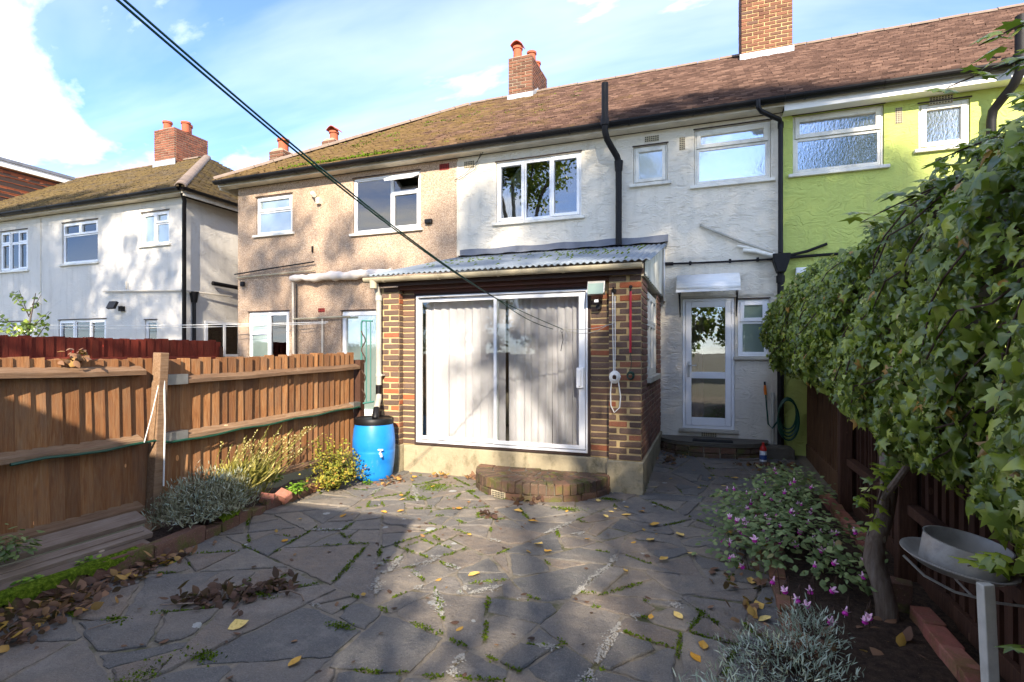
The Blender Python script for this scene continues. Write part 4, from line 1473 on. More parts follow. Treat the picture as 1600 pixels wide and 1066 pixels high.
window(H4, -17.95, -16.75, 3.78, 4.85, [p + ('clear_glass',) for p in P3])
w = window(H4, -15.35, -14.0, 3.83, 4.87, [(0, 1, 0, .7, False, 'clear_glass'), (0, .5, .7, 1, True, 'clear_glass'), (.5, 1, .7, 1, True, 'clear_glass')])
w = window(H4, -12.48, -11.56, 4.1, 4.87, [(0, .5, 0, 1, True, 'teal_glass'), (.5, 1, 0, .66, False, 'teal_glass'), (.5, 1, .66, 1, True, 'teal_glass')], rm=False)
window(H4, -15.5, -13.7, 1.5, 2.42, [(0, .33, 0, 1, True, 'clear_glass'), (.33, .66, 0, 1, False, 'clear_glass'), (.66, 1, 0, 1, True, 'clear_glass')])
window(H4, -12.36, -11.95, 1.5, 2.36, [(0, 1, 0, 1, False, 'clear_glass')], frame='white_paint')
window(H4, -18.4, -16.6, 1.5, 2.42, [(0, .5, 0, 1, True, 'clear_glass'), (.5, 1, 0, 1, True, 'clear_glass')])
eaves(H4, -26, FX1 + .3)
MB().box(FX1 + .275, EAVE_Y + .1, EAVE_Z - .17, FX1 + .3, YF + 7.6, EAVE_Z - .03).build('fascia', 'cream_paint', H4)
m = MB()
g_ = half_gutter(H4, 0, 6.0, 0, 0, .06, 'black_plastic')
g_.rotation_euler = (0, 0, R(90)); g_.location = (FX1 + .36, EAVE_Y, EAVE_Z - .01)
roof(H4, -26, FX1 + .32, 'far_tiles', hipR=True, sag=.03, rz=7.8)
chimney(H4, -16.75, -15.85, 12.1, 13.3, 7.2, 8.75, 'far_brick', [(-16.55, 12.4, .14, .36, False), (-16.3, 12.9, .16, .42, False), (-15.98, 12.6, .14, .34, False)], sides=(1,))
m = MB(); m.box(-16.8, 12.08, 7.3, -15.8, 12.095, 7.75); m.build('flashing', 'lead', H4)
MB().tube([(-10.92, 8.5, 5.2), (-10.95, 8.6, 4.98), (-11.0, 8.63, 4.9), (-11.0, 8.63, 0)], .045, 10).build('downpipe', 'black_plastic', H4, True)
MB().tube([(-11.09, 8.95, 3.0), (-11.09, 8.95, 2.75)], [.1, .06], 10).tube([(-11.09, 8.95, 2.78), (-11.09, 8.95, 0)], .04, 10).build('downpipe', 'black_plastic', H4, True)
MB().tube([(-13.7, 8.64, 3.08), (-11.1, 8.64, 3.0), (-11.0, 9.9, 2.98)], .022, 8).build('waste_pipe', 'cream_paint', H4, True)
MB().tube([(-12.9, 8.64, 3.1), (-12.9, 8.64, 3.28)], .018, 6).build('waste_pipe', 'cream_paint', H4, True)
MB().tube([(-11.05, 9.4, 3.25), (-10.95, 10.3, 3.2)], .05, 8).build('waste_pipe', 'black_plastic', H4, True)
m = MB().obox((-13.2, 8.52, 2.72), (.26, .06, .18), (R(-25), 0, 0)).box(-13.12, 8.6, 2.58, -13.02, 8.69, 2.7)
m.build('security_light', 'black_plastic', H4)
# side porch window
m = MB()
ring(m, 0, 1.0, 0, .85, 0, .05, .06); m.box(.5, 0.0, .06, .56, .05, .79)
pw = m.build('window', 'upvc', H4); pw.rotation_euler = (0, 0, R(90)); pw.location = (FX1 + .06, 9.25, 1.5)
pp = MB().box(.05, .02, .05, .95, .03, .8).build('pane', 'clear_glass', pw)
# dormer on the far left
DX = -21.3
m = MB()
dz = 7.72
yb = 9.2
m.add([(DX, yb, 5.6), (DX, RIDGE_Y, 5.6), (DX, RIDGE_Y, dz), (DX, yb, dz), (-26, yb, 5.6), (-26, yb, dz), (-26, RIDGE_Y, dz)], [(0, 1, 2, 3), (0, 3, 5, 4), (3, 2, 6, 5)])
dorm = m.build('dormer', 'dark_timber', H4)
tile_plane('hung_tiles', 'hung_tiles', dorm, (DX + .01, yb, 5.6), (0, 1, 0), (0.001, 0, 1), RIDGE_Y - yb, dz - 5.75, lambda u, v: True, g=.17, w=.2)
MB().box(-26, yb - .1, dz - .16, DX + .12, RIDGE_Y, dz + .02).build('dormer_fascia', 'white_paint', dorm)
MB().box(-26, yb - .14, dz + .022, DX + .16, RIDGE_Y, dz + .12).build('dormer_roof', 'dark_lead', dorm)

# ---------------- brick lean-to
random.seed(9)
EX0, EX1 = -4.21, -0.70
H5 = empty('lean_to_extension', (-2.45, 6.2, 0), 'brick lean-to with corrugated grey roof and large sliding patio door', 'extension')
PZ = 0.37
# plinth
m = MB()
m.box(EX0 - .03, 6.09, -.05, -3.84, 6.30, PZ)
m.box(-3.838, 6.20, -.05, -1.08, 6.36, PZ - .006)
m.box(-1.078, 6.07, -.05, EX1 + .03, 6.30, PZ)
m.box(-.9, 6.302, -.05, EX1 + .028, YF - .002, PZ - .002)
m.box(EX0 - .028, 6.302, -.05, EX0 + .2, YF - .002, PZ - .002)
m.build('plinth', 'plinth_concrete', H5, bevel=.012)
# mortar cores
core = MB()
core.box(EX0, 6.12, PZ - .002, -3.86, 6.30, 2.47)
core.box(-3.858, 6.23, PZ - .004, -3.66, 6.36, 2.46)
pier = core.build('pier', 'yellow_mortar', H5)
core = MB()
core.box(-1.30, 6.23, PZ - .004, -1.062, 6.36, 2.46)
core.box(-1.06, 6.10, PZ - .002, EX1, 6.30, 2.48)
pier2 = core.build('pier', 'yellow_mortar', H5)
lay(pier, 'x', EX0, -3.86, PZ, 2.47, 6.12, -1, 'stock_brick', .05, jl=.028)
lay(pier, 'x', -3.855, -3.665, PZ, 2.46, 6.23, -1, 'stock_brick', .05)
lay(pier2, 'x', -1.295, -1.065, PZ, 2.30, 6.23, -1, 'stock_brick', .05)
lay(pier2, 'x', -1.06, EX1, PZ, 2.48, 6.10, -1, 'stock_brick', .05, jl=.030, phase=1)
lay(pier, 'y', 6.13, 6.22, PZ, 2.47, -3.86, 1, 'stock_brick', .05)
# course below the sliding door
lay(pier, 'x', -3.66, -1.30, PZ - .004, PZ + .04, 6.25, -1, 'stock_brick', .05)
# side wall with window opening
SW0, SW1, SZ0, SZ1 = 6.72, 8.05, 1.30, 2.38
sc_ = MB()
sc_.box(EX1 - .2, 6.302, PZ - .004, EX1 - .002, YF - .003, SZ0 - .03)
sc_.box(EX1 - .2, 6.302, SZ0 - .028, EX1 - .002, SW0, 2.46)
sc_.box(EX1 - .2, SW1, SZ0 - .028, EX1 - .002, YF - .003, 2.46)
side = sc_.build('side_wall', 'grey_mortar', H5)
lay(side, 'y', 6.15, YF - .01, PZ, SZ0 - .03, EX1, 1, 'red_brick', .05, bond=(.215, .215))
lay(side, 'y', 6.15, SW0, SZ0 - .028, 2.46, EX1, 1, 'red_brick', .05)
lay(side, 'y', SW1, YF - .01, SZ0 - .028, 2.46, EX1, 1, 'red_brick', .05)
# side window built along y
m = MB()
def rect_y(m, y0, y1, z0, z1, x0, x1, w):
    m.box(x0, y0, z0, x1, y0 + w, z1); m.box(x0, y1 - w, z0, x1, y1, z1)
    m.box(x0, y0 + w, z0, x1 - .001, y1 - w, z0 + w); m.box(x0, y0 + w, z1 - w, x1 - .001, y1 - w, z1)
rect_y(m, SW0 + .004, SW1 - .004, SZ0, SZ1, EX1 - .07, EX1 - .012, .05)
ws = (SW1 - SW0 - .108) / 3
for i in range(3):
    a = SW0 + .054 + i * ws
    rect_y(m, a + .002, a + ws - .002, SZ0 + .052, 1.98, EX1 - .065, EX1 - .006, .04)
    rect_y(m, a + .002, a + ws - .002, 1.984, SZ1 - .052, EX1 - .065, EX1 - .006, .04)
sw = m.build('window', 'aged_upvc', side, bevel=.003)
for i in range(3):
    a = SW0 + .054 + i * ws
    for (c, d) in ((SZ0 + .09, 1.944), (2.02, SZ1 - .09)):
        MB().box(EX1 - .04, a + .038, c, EX1 - .033, a + ws - .038, d).build('pane', 'clear_glass', side)
MB().box(EX1 - .06, SW0 - .06, SZ0 - .075, EX1 + .06, SW1 + .06, SZ0 - .004).build('window_sill', 'sill_stone', side, bevel=.008)
# translucent gable panel, corrugated
V = []; F = []
ny = 60
RS0, RS1 = (5.93, 2.60), (8.67, 3.30)
def extz(y): return RS0[1] + (y - RS0[0]) * (RS1[1] - RS0[1]) / (RS1[0] - RS0[0])
for i in range(ny + 1):
    y = 6.08 + (YF - .01 - 6.08) * i / ny
    x = EX1 + .045 + .012 * math.sin(i * 2 * math.pi / 4)
    V += [(x, y, 2.475), (x, y, extz(y) - .02)]
for i in range(ny): F.append((2 * i, 2 * i + 2, 2 * i + 3, 2 * i + 1))
gp = MB().add(V, F).build('gable_panel', 'translucent_sheet', H5, True)
MB().box(EX1 - .05, 6.11, 2.462, EX1 + .03, YF - .004, 2.50).build('wall_plate', 'sill_stone', H5)
MB().box(EX1 + .062, 8.52, 2.40, EX1 + .075, YF - .004, 3.22).build('edge_batten', 'white_paint', H5)
# corrugated roof
V = []; F = []
RX0, RX1 = -4.22, -0.58
per = 0.076
nx = int((RX1 - RX0) / per * 8); nyr = 5
for j in range(nyr + 1):
    for i in range(nx + 1):
        x = RX0 + (RX1 - RX0) * i / nx
        y = RS0[0] + (RS1[0] - RS0[0]) * j / nyr
        V.append((x, y, extz(y) + .012 + .011 * math.sin(2 * math.pi * (x - RX0) / per)))
for j in range(nyr):
    for i in range(nx):
        a = j * (nx + 1) + i
        F.append((a, a + 1, a + nx + 2, a + nx + 1))
rf = MB().add(V, F).build('roof', 'corrugated_sheet', H5, True)
s_ = rf.modifiers.new('solid', 'SOLIDIFY'); s_.thickness = .006; s_.offset = 1
# moss lumps in the valleys of the roof
mm = MB()
for k in range(150):
    while True:
        y = random.uniform(6.2, 8.6); x = random.uniform(-4.0, -.8)
        d_ = .10 + .9 * math.exp(-((y - 7.7) / .5) ** 2) * (.35 + .65 * (math.sin(x * 3.2 + 1) > -.2))
        if random.random() < d_: break
    vi = round((x - RX0) / per - .75) + .75
    x = RX0 + vi * per
    L = random.uniform(.05, .16); w_ = random.uniform(.022, .042); h_ = random.uniform(.018, .03)
    sl = (RS1[1] - RS0[1]) / (RS1[0] - RS0[0])
    n = 8
    VV = [(x, y, extz(y) + .008 + h_ + .006)]
    for i in range(n):
        a = 2 * math.pi * i / n
        dx, dy = w_ * math.cos(a) * random.uniform(.7, 1.3), L * math.sin(a) * random.uniform(.7, 1.3)
        VV.append((x + dx, y + dy, extz(y + dy) + .004))
    mm.add(VV, [(0, 1 + i, 1 + (i + 1) % n) for i in range(n)])
o = mm.build('roof_moss', 'moss', rf, True); o['kind'] = 'stuff'
# lead flashing on the wall above
m = MB()
V = []; F = []
for i in range(31):
    x = -4.2 + (3.62) * i / 30
    V += [(x, YF - .012 - .004 * math.sin(i * 2.1), 3.45 + .01 * math.sin(i * .9)), (x, YF - .016, 3.33), (x, 8.52, 3.315 + .008 * math.sin(i * 1.7))]
for i in range(30):
    for k in range(2): F.append((3 * i + k, 3 * i + k + 1, 3 * i + k + 4, 3 * i + k + 3))
m.add(V, F).build('flashing', 'dark_lead', H5, True)
# gutter, fascia, lintel
half_gutter(H5, -4.24, -0.66, 5.91, 2.575, .06, 'weathered_gutter')
brackets(H5, -4.2, -.7, .8, 5.91, 2.575, .06, 'weathered_gutter', 'gutter_clip')
MB().lathe((-4.11, 5.91, 2.44), [(.048, 0), (.05, .06), (.055, .12)], 12).build('gutter_outlet', 'weathered_gutter', H5, True)
MB().box(-4.2, 5.985, 2.47, -.66, 6.01, 2.60).build('fascia', 'dark_timber', H5)
MB().box(-3.86, 6.10, 2.43, -1.064, 6.36, 2.55).build('lintel', 'red_timber', H5)
MB().box(-3.68, 6.20, 2.385, -1.27, 6.30, 2.428).build('lintel_board', 'red_timber', H5)
# downpipe to the water butt
m = MB().tube([(-4.11, 5.96, 2.52), (-4.11, 6.0, 2.40), (-4.11, 6.03, 2.34), (-4.11, 6.03, 1.15)], .036, 12)
m.tube([(-4.11, 6.03, 2.36), (-4.11, 6.03, 2.29)], .044, 12).tube([(-4.11, 6.03, 1.32), (-4.11, 6.03, 1.28)], .042, 12)
dp = m.build('downpipe', 'grey_plastic', H5, True)
MB().tube([(-4.11, 6.03, 1.17), (-4.11, 6.03, .99)], .04, 12).build('pipe_sleeve', 'black_plastic', dp, True)
MB().tube([(-4.11, 6.03, 1.04), (-4.08, 5.98, .98), (-4.0, 5.82, .88), (-3.97, 5.76, .845)], .038, 12).build('pipe_elbow', 'grey_plastic', dp, True)
MB().tube([(-3.985, 5.80, .875), (-3.955, 5.74, .83), (-3.95, 5.72, .77)], .044, 12).build('pipe_end', 'black_plastic', dp, True)
MB().box(-4.16, 6.03, 1.29, -4.06, 6.1, 1.31).build('pipe_clip', 'grey_plastic', dp)
# sliding door
SX0, SX1, DZ0, DZ1 = -3.655, -1.302, .42, 2.383
m = MB(); ring(m, SX0 - .022, SX1 + .004, DZ0 - .045, DZ1 + .001, 6.215, 6.33, .03)
m.build('door_subframe', 'dark_timber', H5)
m = MB(); ring(m, SX0 + .012, SX1 - .028, DZ0 - .012, DZ1 - .03, 6.20, 6.30, .022)
sd = m.build('sliding_door', 'aluminium', H5, bevel=.003)
mid = -2.52
for nm, a, b, y0 in (('fixed_panel', SX0 + .036, mid + .028, 6.262), ('sliding_panel', mid - .02, SX1 - .064, 6.226)):
    m = MB()
    wl, wr = (.022, .04) if nm == 'fixed_panel' else (.04, .075)
    m.box(a, y0, DZ0 + .024, a + wl, y0 + .032, DZ1 - .066); m.box(b - wr, y0, DZ0 + .024, b, y0 + .032, DZ1 - .066)
    m.box(a + wl, y0 + .001, DZ0 + .024, b - wr, y0 + .031, DZ0 + .068); m.box(a + wl, y0 + .001, DZ1 - .11, b - wr, y0 + .031, DZ1 - .066)
    pn = m.build(nm, 'aluminium', sd, bevel=.003)
    MB().box(a + wl - .004, y0 + .012, DZ0 + .081, b - wr + .004, y0 + .018, DZ1 - .106).build('pane', 'sheer_glass', sd)
m = MB().box(SX1 - .16, 6.185, 1.18, SX1 - .075, 6.224, 1.42).box(SX1 - .125, 6.165, 1.2, SX1 - .108, 6.184, 1.40)
m.build('handle', 'upvc', sd, bevel=.005)
curtain(sd, -3.62, -2.46, .45, 2.33, 6.42, 'net_curtain', 10, .022)
curtain(sd, -2.44, -1.84, .45, 2.33, 6.43, 'net_curtain', 6, .03, gather=.02)
curtain(sd, -1.815, -1.36, .45, 2.33, 6.43, 'net_curtain', 5, .032, gather=.03)
# interior of the lean-to
m = MB()
vs = [(x, y, z) for z in (.36, 2.5) for y in (6.37, 8.6) for x in (EX0 + .22, EX1 - .21)]
m.add(vs, [(0, 1, 3, 2), (2, 3, 7, 6), (0, 2, 6, 4)])
m.build('room', 'room_wall', H5)
MB().box(EX0 + .002, 6.302, PZ, EX0 + .2, YF - .004, 2.47).build('left_wall', 'grey_mortar', H5)
# electric light, red bar, ropes
m = MB().obox((-1.19, 6.02, 2.335), (.20, .07, .15), (R(-18), 0, 0))
fl = m.build('flood_light', 'steel', H5, bevel=.006)
m = MB().obox((-1.19, 5.984, 2.325), (.178, .008, .13), (R(-18), 0, 0)); m.build('lens', 'lamp_glass', fl)
m = MB().tube([(-1.19, 6.2, 2.2), (-1.19, 6.06, 2.2)], .02, 8).obox((-1.19, 6.06, 2.19), (.06, .06, .045)).tube([(-1.19, 6.2, 2.12), (-1.19, 6.13, 2.13)], .03, 10)
m.build('motion_sensor', 'black_plastic', fl)
MB().obox((-1.19, 6.027, 2.19), (.045, .006, .03)).build('sensor_lens', 'upvc', fl)

# ---------------- loose things hung on the right pier
t = empty('red_rod', (-.81, 6.05, 1.6), 'thin red metal rod hanging on the brick pier beside the patio door', 'rod')
MB().tube([(-.81, 6.06, 2.29), (-.812, 6.055, 1.60)], .014, 8).build('rod', 'red_paint', t, True)
m = MB().tube([(-.81, 6.11, 2.33), (-.81, 6.05, 2.34), (-.81, 6.04, 2.29)], .006, 6).lathe((-.81, 6.075, 2.34), [(0, -.02), (.02, -.012), (.02, .012), (0, .02)], 10)
m.build('hook', 'black_iron', t)
MB().tube([(-.812, 6.06, 1.6), (-.80, 6.065, 1.5), (-.81, 6.065, 1.40)], .004, 5).build('string', 'green_line', t)
MB().tube([(-.81 + (.045 - .0004 * i) * math.cos(i * .7), 6.06 - .0006 * i, 1.34 + (.05 - .0004 * i) * math.sin(i * .7)) for i in range(50)], .005, 5).build('coil', 'green_line', t)
t = empty('rope', (-1.0, 6.05, 1.0), 'white rope looped and coiled on a hook on the brick pier', 'rope')
m = MB()
m.tube([(-1.01, 6.06, 2.28), (-1.008, 6.058, 1.8), (-1.0, 6.06, 1.36)], .006, 6)
m.tube([(-.985, 6.06, 2.24), (-.982, 6.058, 1.8), (-.985, 6.06, 1.36)], .006, 6)
m.tube([(-1.02, 6.06, 1.3), (-1.035, 6.058, 1.15), (-1.03, 6.05, 1.0), (-.99, 6.045, .92), (-.93, 6.05, .98), (-.92, 6.055, 1.1), (-.95, 6.06, 1.3)], .007, 6)
m.build('strand', 'white_rope', t, True)
MB().tube([(-.985 + (.062 - .0005 * i) * math.cos(i * .62), 6.05 - .0005 * i, 1.32 + (.072 - .0006 * i) * math.sin(i * .62)) for i in range(70)], .007, 6).build('coil', 'white_rope', t, True)
MB().tube([(-1.0, 6.11, 2.3), (-1.0, 6.04, 2.3), (-1.0, 6.03, 2.34)], .007, 6).lathe((-1.0, 6.08, 2.3), [(0, -.03), (.028, -.02), (.028, .02), (0, .03)], 10).build('hook', 'black_iron', t)

# ---------------- half round step in front of the sliding door
random.seed(31)
t = empty('brick_step', (-1.86, 6.19, 0), 'half round brick step in front of the sliding door', 'step')
SCX, SCY, SRX, SRY = -1.86, 6.19, .82, .80
def ell(a, k=1.0): return SCX + SRX * k * math.cos(a), SCY - SRY * k * math.sin(a)
na = 40
m = MB()
top = [ell(math.pi * i / na, .985) for i in range(na + 1)]
V = [(x, y, -.03) for x, y in top] + [(x, y, .178) for x, y in top]
F = [(i, i + 1, na + 2 + i, na + 1 + i) for i in range(na)] + [tuple(range(na + 1, 2 * na + 2))[::-1]]
corem = m.add(V, F).build('core', 'step_slab', t)
nb = 30
for i in range(nb):
    a = math.pi * (i + .5) / nb
    # fan of bricks on edge around the rim
    x, y = ell(a, .89)
    tx, ty = SRX * -math.sin(a), -SRY * math.cos(a)
    ang = math.atan2(ty, tx)
    inst('brick', random.choice(BRE['step_brick']), corem, (x, y, .135 + random.uniform(-.003, .003)), (random.uniform(-.03, .03), random.uniform(-.03, .03), ang + random.uniform(-.03, .03)), (.076, .20, .118))
nb = 12
for i in range(nb):
    a = math.pi * (i + .5) / nb
    if i == 7: continue
    x, y = ell(a, .955)
    ang = math.atan2(-SRY * math.cos(a), SRX * -math.sin(a))
    inst('brick', random.choice(BRE['step_brick']), corem, (x, y, .030), (0, 0, ang), (.196, .1, .085))
for rr, nn in ((.64, 22), (.40, 14), (.16, 6)):
    for i in range(nn):
        a = math.pi * (i + .5) / nn
        x, y = ell(a, rr)
        ang = math.atan2(-SRY * math.cos(a), SRX * -math.sin(a))
        w_ = math.pi * rr * .8 / nn * .93
        inst('brick', random.choice(BRE['step_brick']), corem, (x, y, .14 + random.uniform(-.004, .003)), (random.uniform(-.03, .03), random.uniform(-.03, .03), ang), (w_, .19, .09))
a = math.pi * 7.5 / 12
x, y = ell(a, .985); ang = math.atan2(SRY * math.cos(a), SRX * math.sin(a))
m = MB().box(-.1, -.012, -.037, .1, .03, .037)
for i in range(8):
    for j in range(3): m.box(-.09 + i * .0235, -.0145, -.03 + j * .021, -.076 + i * .0235, -.011, -.015 + j * .021, 1)
vb = m.build('air_brick', ['vent_clay', 'vent_hole'], t)
vb.location = (x, y, .035); vb.rotation_euler = (0, 0, ang)

# ---------------- curved step at the back door
t = empty('door_step', (.05, 8.5, .1), 'curved stone step in front of the white back door', 'step')
def arc(k=1.0, n=24, cx=.06, cy=8.72, rx=.76, ry=.62):
    return [(cx + rx * k * math.cos(math.pi * i / n), cy - ry * k * (math.sin(math.pi * i / n) ** .7)) for i in range(n + 1)]
def slab(name, k, z0, z1, mat, par):
    A = arc(k); n = len(A)
    V = [(x + random.uniform(-.004, .004), y + random.uniform(-.004, .004), z0) for x, y in A] + [(x, y, z1 + random.uniform(-.003, .003)) for x, y in A]
    F = [(i, i + 1, n + i + 1, n + i) for i in range(n - 1)] + [tuple(range(n, 2 * n))[::-1]]
    return MB().add(V, F).build(name, mat, par, bevel=.008)
slab('slab', 1.02, .255, .305, 'step_slab', t)
slab('core', .95, .05, .254, 'grey_mortar', t)
A = arc(.985, 11)
for lvl, (z, h_) in enumerate(((.115, .07), (.20, .07))):
    for i in range(11):
        (a, b), (c, d) = A[i], A[i + 1]
        if lvl: pass
        L = math.hypot(c - a, d - b)
        sh = .3 if lvl else 0
        inst('brick', random.choice(BRE['step_brick']), t, ((a + c) / 2, (b + d) / 2 + .03, z), (0, 0, math.atan2(d - b, c - a)), (L * .93, .1, h_))
m = MB()
for i in range(9): m.box(-.2, 8.18 + i * .02, .309, .34, 8.194 + i * .02, .322)
m.box(-.205, 8.175, .3085, .345, 8.365, .315)
o = m.build('door_mat', 'rubber'); props(o, 'black ribbed rubber mat on the step at the back door', 'mat')

# ================================================================== garden
random.seed(13)


def pale_mesh(mat, w=.105, h=1.0, th=.030, taper=.003, n=4):
    res = []
    for k in range(n):
        m = MB()
        nz = 4
        V = []
        bow = random.uniform(-.006, .006)
        for j in range(nz + 1):
            z = h * j / nz
            b = bow * math.sin(math.pi * j / nz)
            e = random.uniform(-.002, .002)
            V += [(0, -w / 2 + e, z), (taper, -w / 2 + e, z), (th, w / 2 + e, z), (0, w / 2 + e, z)]
            V[-4:] = [(x + b, y, zz) for x, y, zz in V[-4:]]
        V[-4:] = [(x, y, z + random.uniform(-.008, .004)) for x, y, z in V[-4:]]
        F = []
        for j in range(nz):
            for q in range(4):
                F.append((j * 4 + q, j * 4 + (q + 1) % 4, (j + 1) * 4 + (q + 1) % 4, (j + 1) * 4 + q))
        F += [(3, 2, 1, 0), (nz * 4, nz * 4 + 1, nz * 4 + 2, nz * 4 + 3)]
        me = bpy.data.meshes.new('pale'); me.from_pydata(V, [], F); me.materials.append(MATS[mat]); me.update()
        res.append(me)
    return res


def pales(parent, mat, x, y0, y1, zb, zt, step=.097, face=1, w=.108, lean=0.0, name='pale'):
    mes = pale_mesh(mat, w)
    n = int((y1 - y0) / step)
    for i in range(n):
        y = y0 + (i + .5) * step
        t = (y - y0) / (y1 - y0)
        b = zb(t) if callable(zb) else zb
        tp = (zt(t) if callable(zt) else zt) + random.uniform(-.014, .010)
        inst(name, random.choice(mes), parent, (x + random.uniform(-.002, .002), y, b), (lean + random.uniform(-.008, .008), random.uniform(-.006, .006), (0 if face > 0 else math.pi) + random.uniform(-.02, .02)), (1, 1, tp - b))


def rail(m, x0, x1, y0, y1, za, zb_, h=.085, n=6, arris=True):
    """rail along y; the upper face slopes outwards"""
    V = []
    for i in range(n + 1):
        t = i / n
        y = y0 + (y1 - y0) * t; z = za + (zb_ - za) * t + .004 * math.sin(i * 2.3)
        V += [(x0, y, z), (x1, y, z + h * .12), (x1, y, z + h * .55), (x0, y, z + h)]
    F = []
    for i in range(n):
        for q in range(4): F.append((i * 4 + q, (i + 1) * 4 + q, (i + 1) * 4 + (q + 1) % 4, i * 4 + (q + 1) % 4))
    F += [(0, 1, 2, 3), (n * 4 + 3, n * 4 + 2, n * 4 + 1, n * 4)]
    return m.add(V, F)


FXL = -4.54
F1 = empty('wooden_fence', (FXL, 3.2, 0), 'brown close board fence with horizontal rails along the left bed', 'fence')
pales(F1, 'fence_pale', FXL, .3, 3.27, .22, lambda t: 1.62 - .07 * t, .099, lean=R(1.2))
pales(F1, 'fence_pale', FXL, 3.30, 6.10, .24, lambda t: 1.54 + .06 * t, .101)
for (y0, y1, a, b, h_) in ((.3, 3.14, 1.44, 1.40, .085), (.3, 3.12, .86, .82, .085), (.3, 3.12, .30, .26, .085), (3.30, 6.08, 1.305, 1.365, .08), (3.30, 6.08, .80, .845, .08), (3.30, 6.08, .24, .20, .08)):
    rail(MB(), FXL + .018, FXL + .10, y0, y1, a, b, h_).build('rail', 'fence_rail', F1)
pm = MB().box(-.05, -.04, 0, .045, .04, 1.6)
po = pm.build('post', 'fence_rail', F1, bevel=.006); po.location = (FXL + .05, 3.225, 0); po.rotation_euler = (R(-1.5), R(2), 0)
MB().box(FXL - .02, 6.09, 0, FXL + .09, 6.19, 1.5).build('post', 'dark_pale', F1, bevel=.006)
for z in (1.315, .805):
    MB().box(FXL + .02, 3.285, z, FXL + .104, 3.52, z + .09).build('rail_bracket', 'steel', F1)
MB().box(FXL + .02, 5.93, .85, FXL + .104, 6.08, .93).build('rail_bracket', 'steel', F1)
m = MB()
pts = [(FXL + .115, 2.2 + .2 * i, .84 + .01 * math.sin(i * 1.7) + (.0 if i < 6 else .0)) for i in range(6)] + [(FXL + .11, 3.2 + .15 * i, .80 + .0035 * i + .008 * math.sin(i * 1.3)) for i in range(1, 20)]
o = m.tube(pts, .011, 7).build('hose_line', 'green_hose', None, True)
props(o, 'thin green and black hose running along the brown fence rail', 'hose')
m = MB().tube([(FXL + .13, 3.27, 1.52), (FXL + .15, 3.265, 1.0), (FXL + .14, 3.26, .45)], .007, 6).tube([(FXL + .13, 3.27, 1.52), (FXL + .13, 3.17, 1.1), (FXL + .13, 3.1, .85)], .004, 5)
o = m.build('cord', 'white_rope', None, True)
props(o, 'white cord hanging from the fence post beside the lavender', 'cord')
# dry leaves caught on the fence top
def dry_clump(name, p, r, n, label):
    P = np.array(p) + rnd(n) * np.array(r)
    o = leaf_cloud(name, 'brown_leaf', None, P, rnd(n) + np.array((.3, -.3, .8)), rnd(n), rng.uniform(.04, .09, n), rng.uniform(.6, 1, n), OVATE, None)
    props(o, label, 'leaves')
dry_clump('dead_leaves', (FXL + .06, 2.62, 1.57), (.05, .09, .05), 22, 'clump of dry pale leaves caught on top of the left fence')
# loose boards leaning at the foot of the fence
for i, (x, y0, y1, z, rz, lab) in enumerate(((-4.37, 1.2, 3.02, .27, .02, 'uppermost of the grey timber boards lying by the foot of the left fence'), (-4.27, 1.1, 2.98, .17, .035, 'middle grey timber board lying by the foot of the left fence'), (-4.17, .9, 2.9, .10, .05, 'lowest weathered board lying on the soil by the left fence'))):
    m = MB().box(-.07, 0, -.022, .07, y1 - y0, .022)
    if i == 1: m.box(-.05, .02, .0225, .02, y1 - y0 - .04, .034)
    o = m.build('timber_board', 'old_board', None, bevel=.004)
    o.location = (x, y0, z); o.rotation_euler = (.006 * (i - 1), R(22 - 6 * i), -rz)
    props(o, lab, 'board', 'loose boards by the fence')
# brick kerb of the left bed
random.seed(17)
K = empty('bed_edging', (-4.05, 3, 0), 'mossy brick kerb edging the narrow bed along the left fence', 'edging')
y = .2
while y < 5.9:
    L = random.uniform(.19, .24) if y > 3.0 else random.uniform(.36, .5)
    h_ = (.13 if y < 3.0 else random.uniform(.08, .13))
    x = kerbx(y + L / 2)
    ang = math.atan2(L, kerbx(y + L) - kerbx(y))
    inst('brick', random.choice(BRE['edging_brick']), K, (x - .05 + random.uniform(-.012, .012), y + L / 2, h_ / 2 + random.uniform(-.01, .012)), (random.uniform(-.04, .04), random.uniform(-.05, .05), ang + random.uniform(-.05, .05)), (L - .012, .105, h_))
    y += L
mk = MB()
for (y0, y1) in ((1.3, 2.75), (3.5, 3.75)):
    n = int((y1 - y0) / .03)
    V = []; F = []
    for i in range(n + 1):
        yy_ = y0 + (y1 - y0) * i / n; x = kerbx(yy_); e = math.sin(math.pi * i / n) ** .4
        V += [(x - .1 * e, yy_, .138), (x - .05, yy_, .150 + random.uniform(0, .008)), (x + .008 * e, yy_, .138 + random.uniform(-.01, .006)), (x + .012, yy_, .138 - .09 * e * random.uniform(.2, 1))]
    for i in range(n):
        for q in range(3): F.append((i * 4 + q, i * 4 + q + 1, (i + 1) * 4 + q + 1, (i + 1) * 4 + q))
    mk.add(V, F)
o = mk.build('kerb_moss', 'moss', K, True); o['kind'] = 'stuff'

# ---------------- red fence of the next garden
F2 = empty('red_fence', (-9.62, 5, 0), 'dark red stained board fence behind the brown fence', 'fence')
pales(F2, 'red_pale', -9.62, -1.2, 8.25, .05, 1.85, .145, w=.155)
for z in (.4, 1.45): rail(MB(), -9.60, -9.54, -1.2, 8.25, z, z, .08).build('rail', 'red_pale', F2)
for y in (-1.2, 1.2, 3.5, 5.9, 8.27): MB().box(-9.66, y - .05, 0, -9.56, y + .05, 1.82).build('post', 'red_pale', F2)
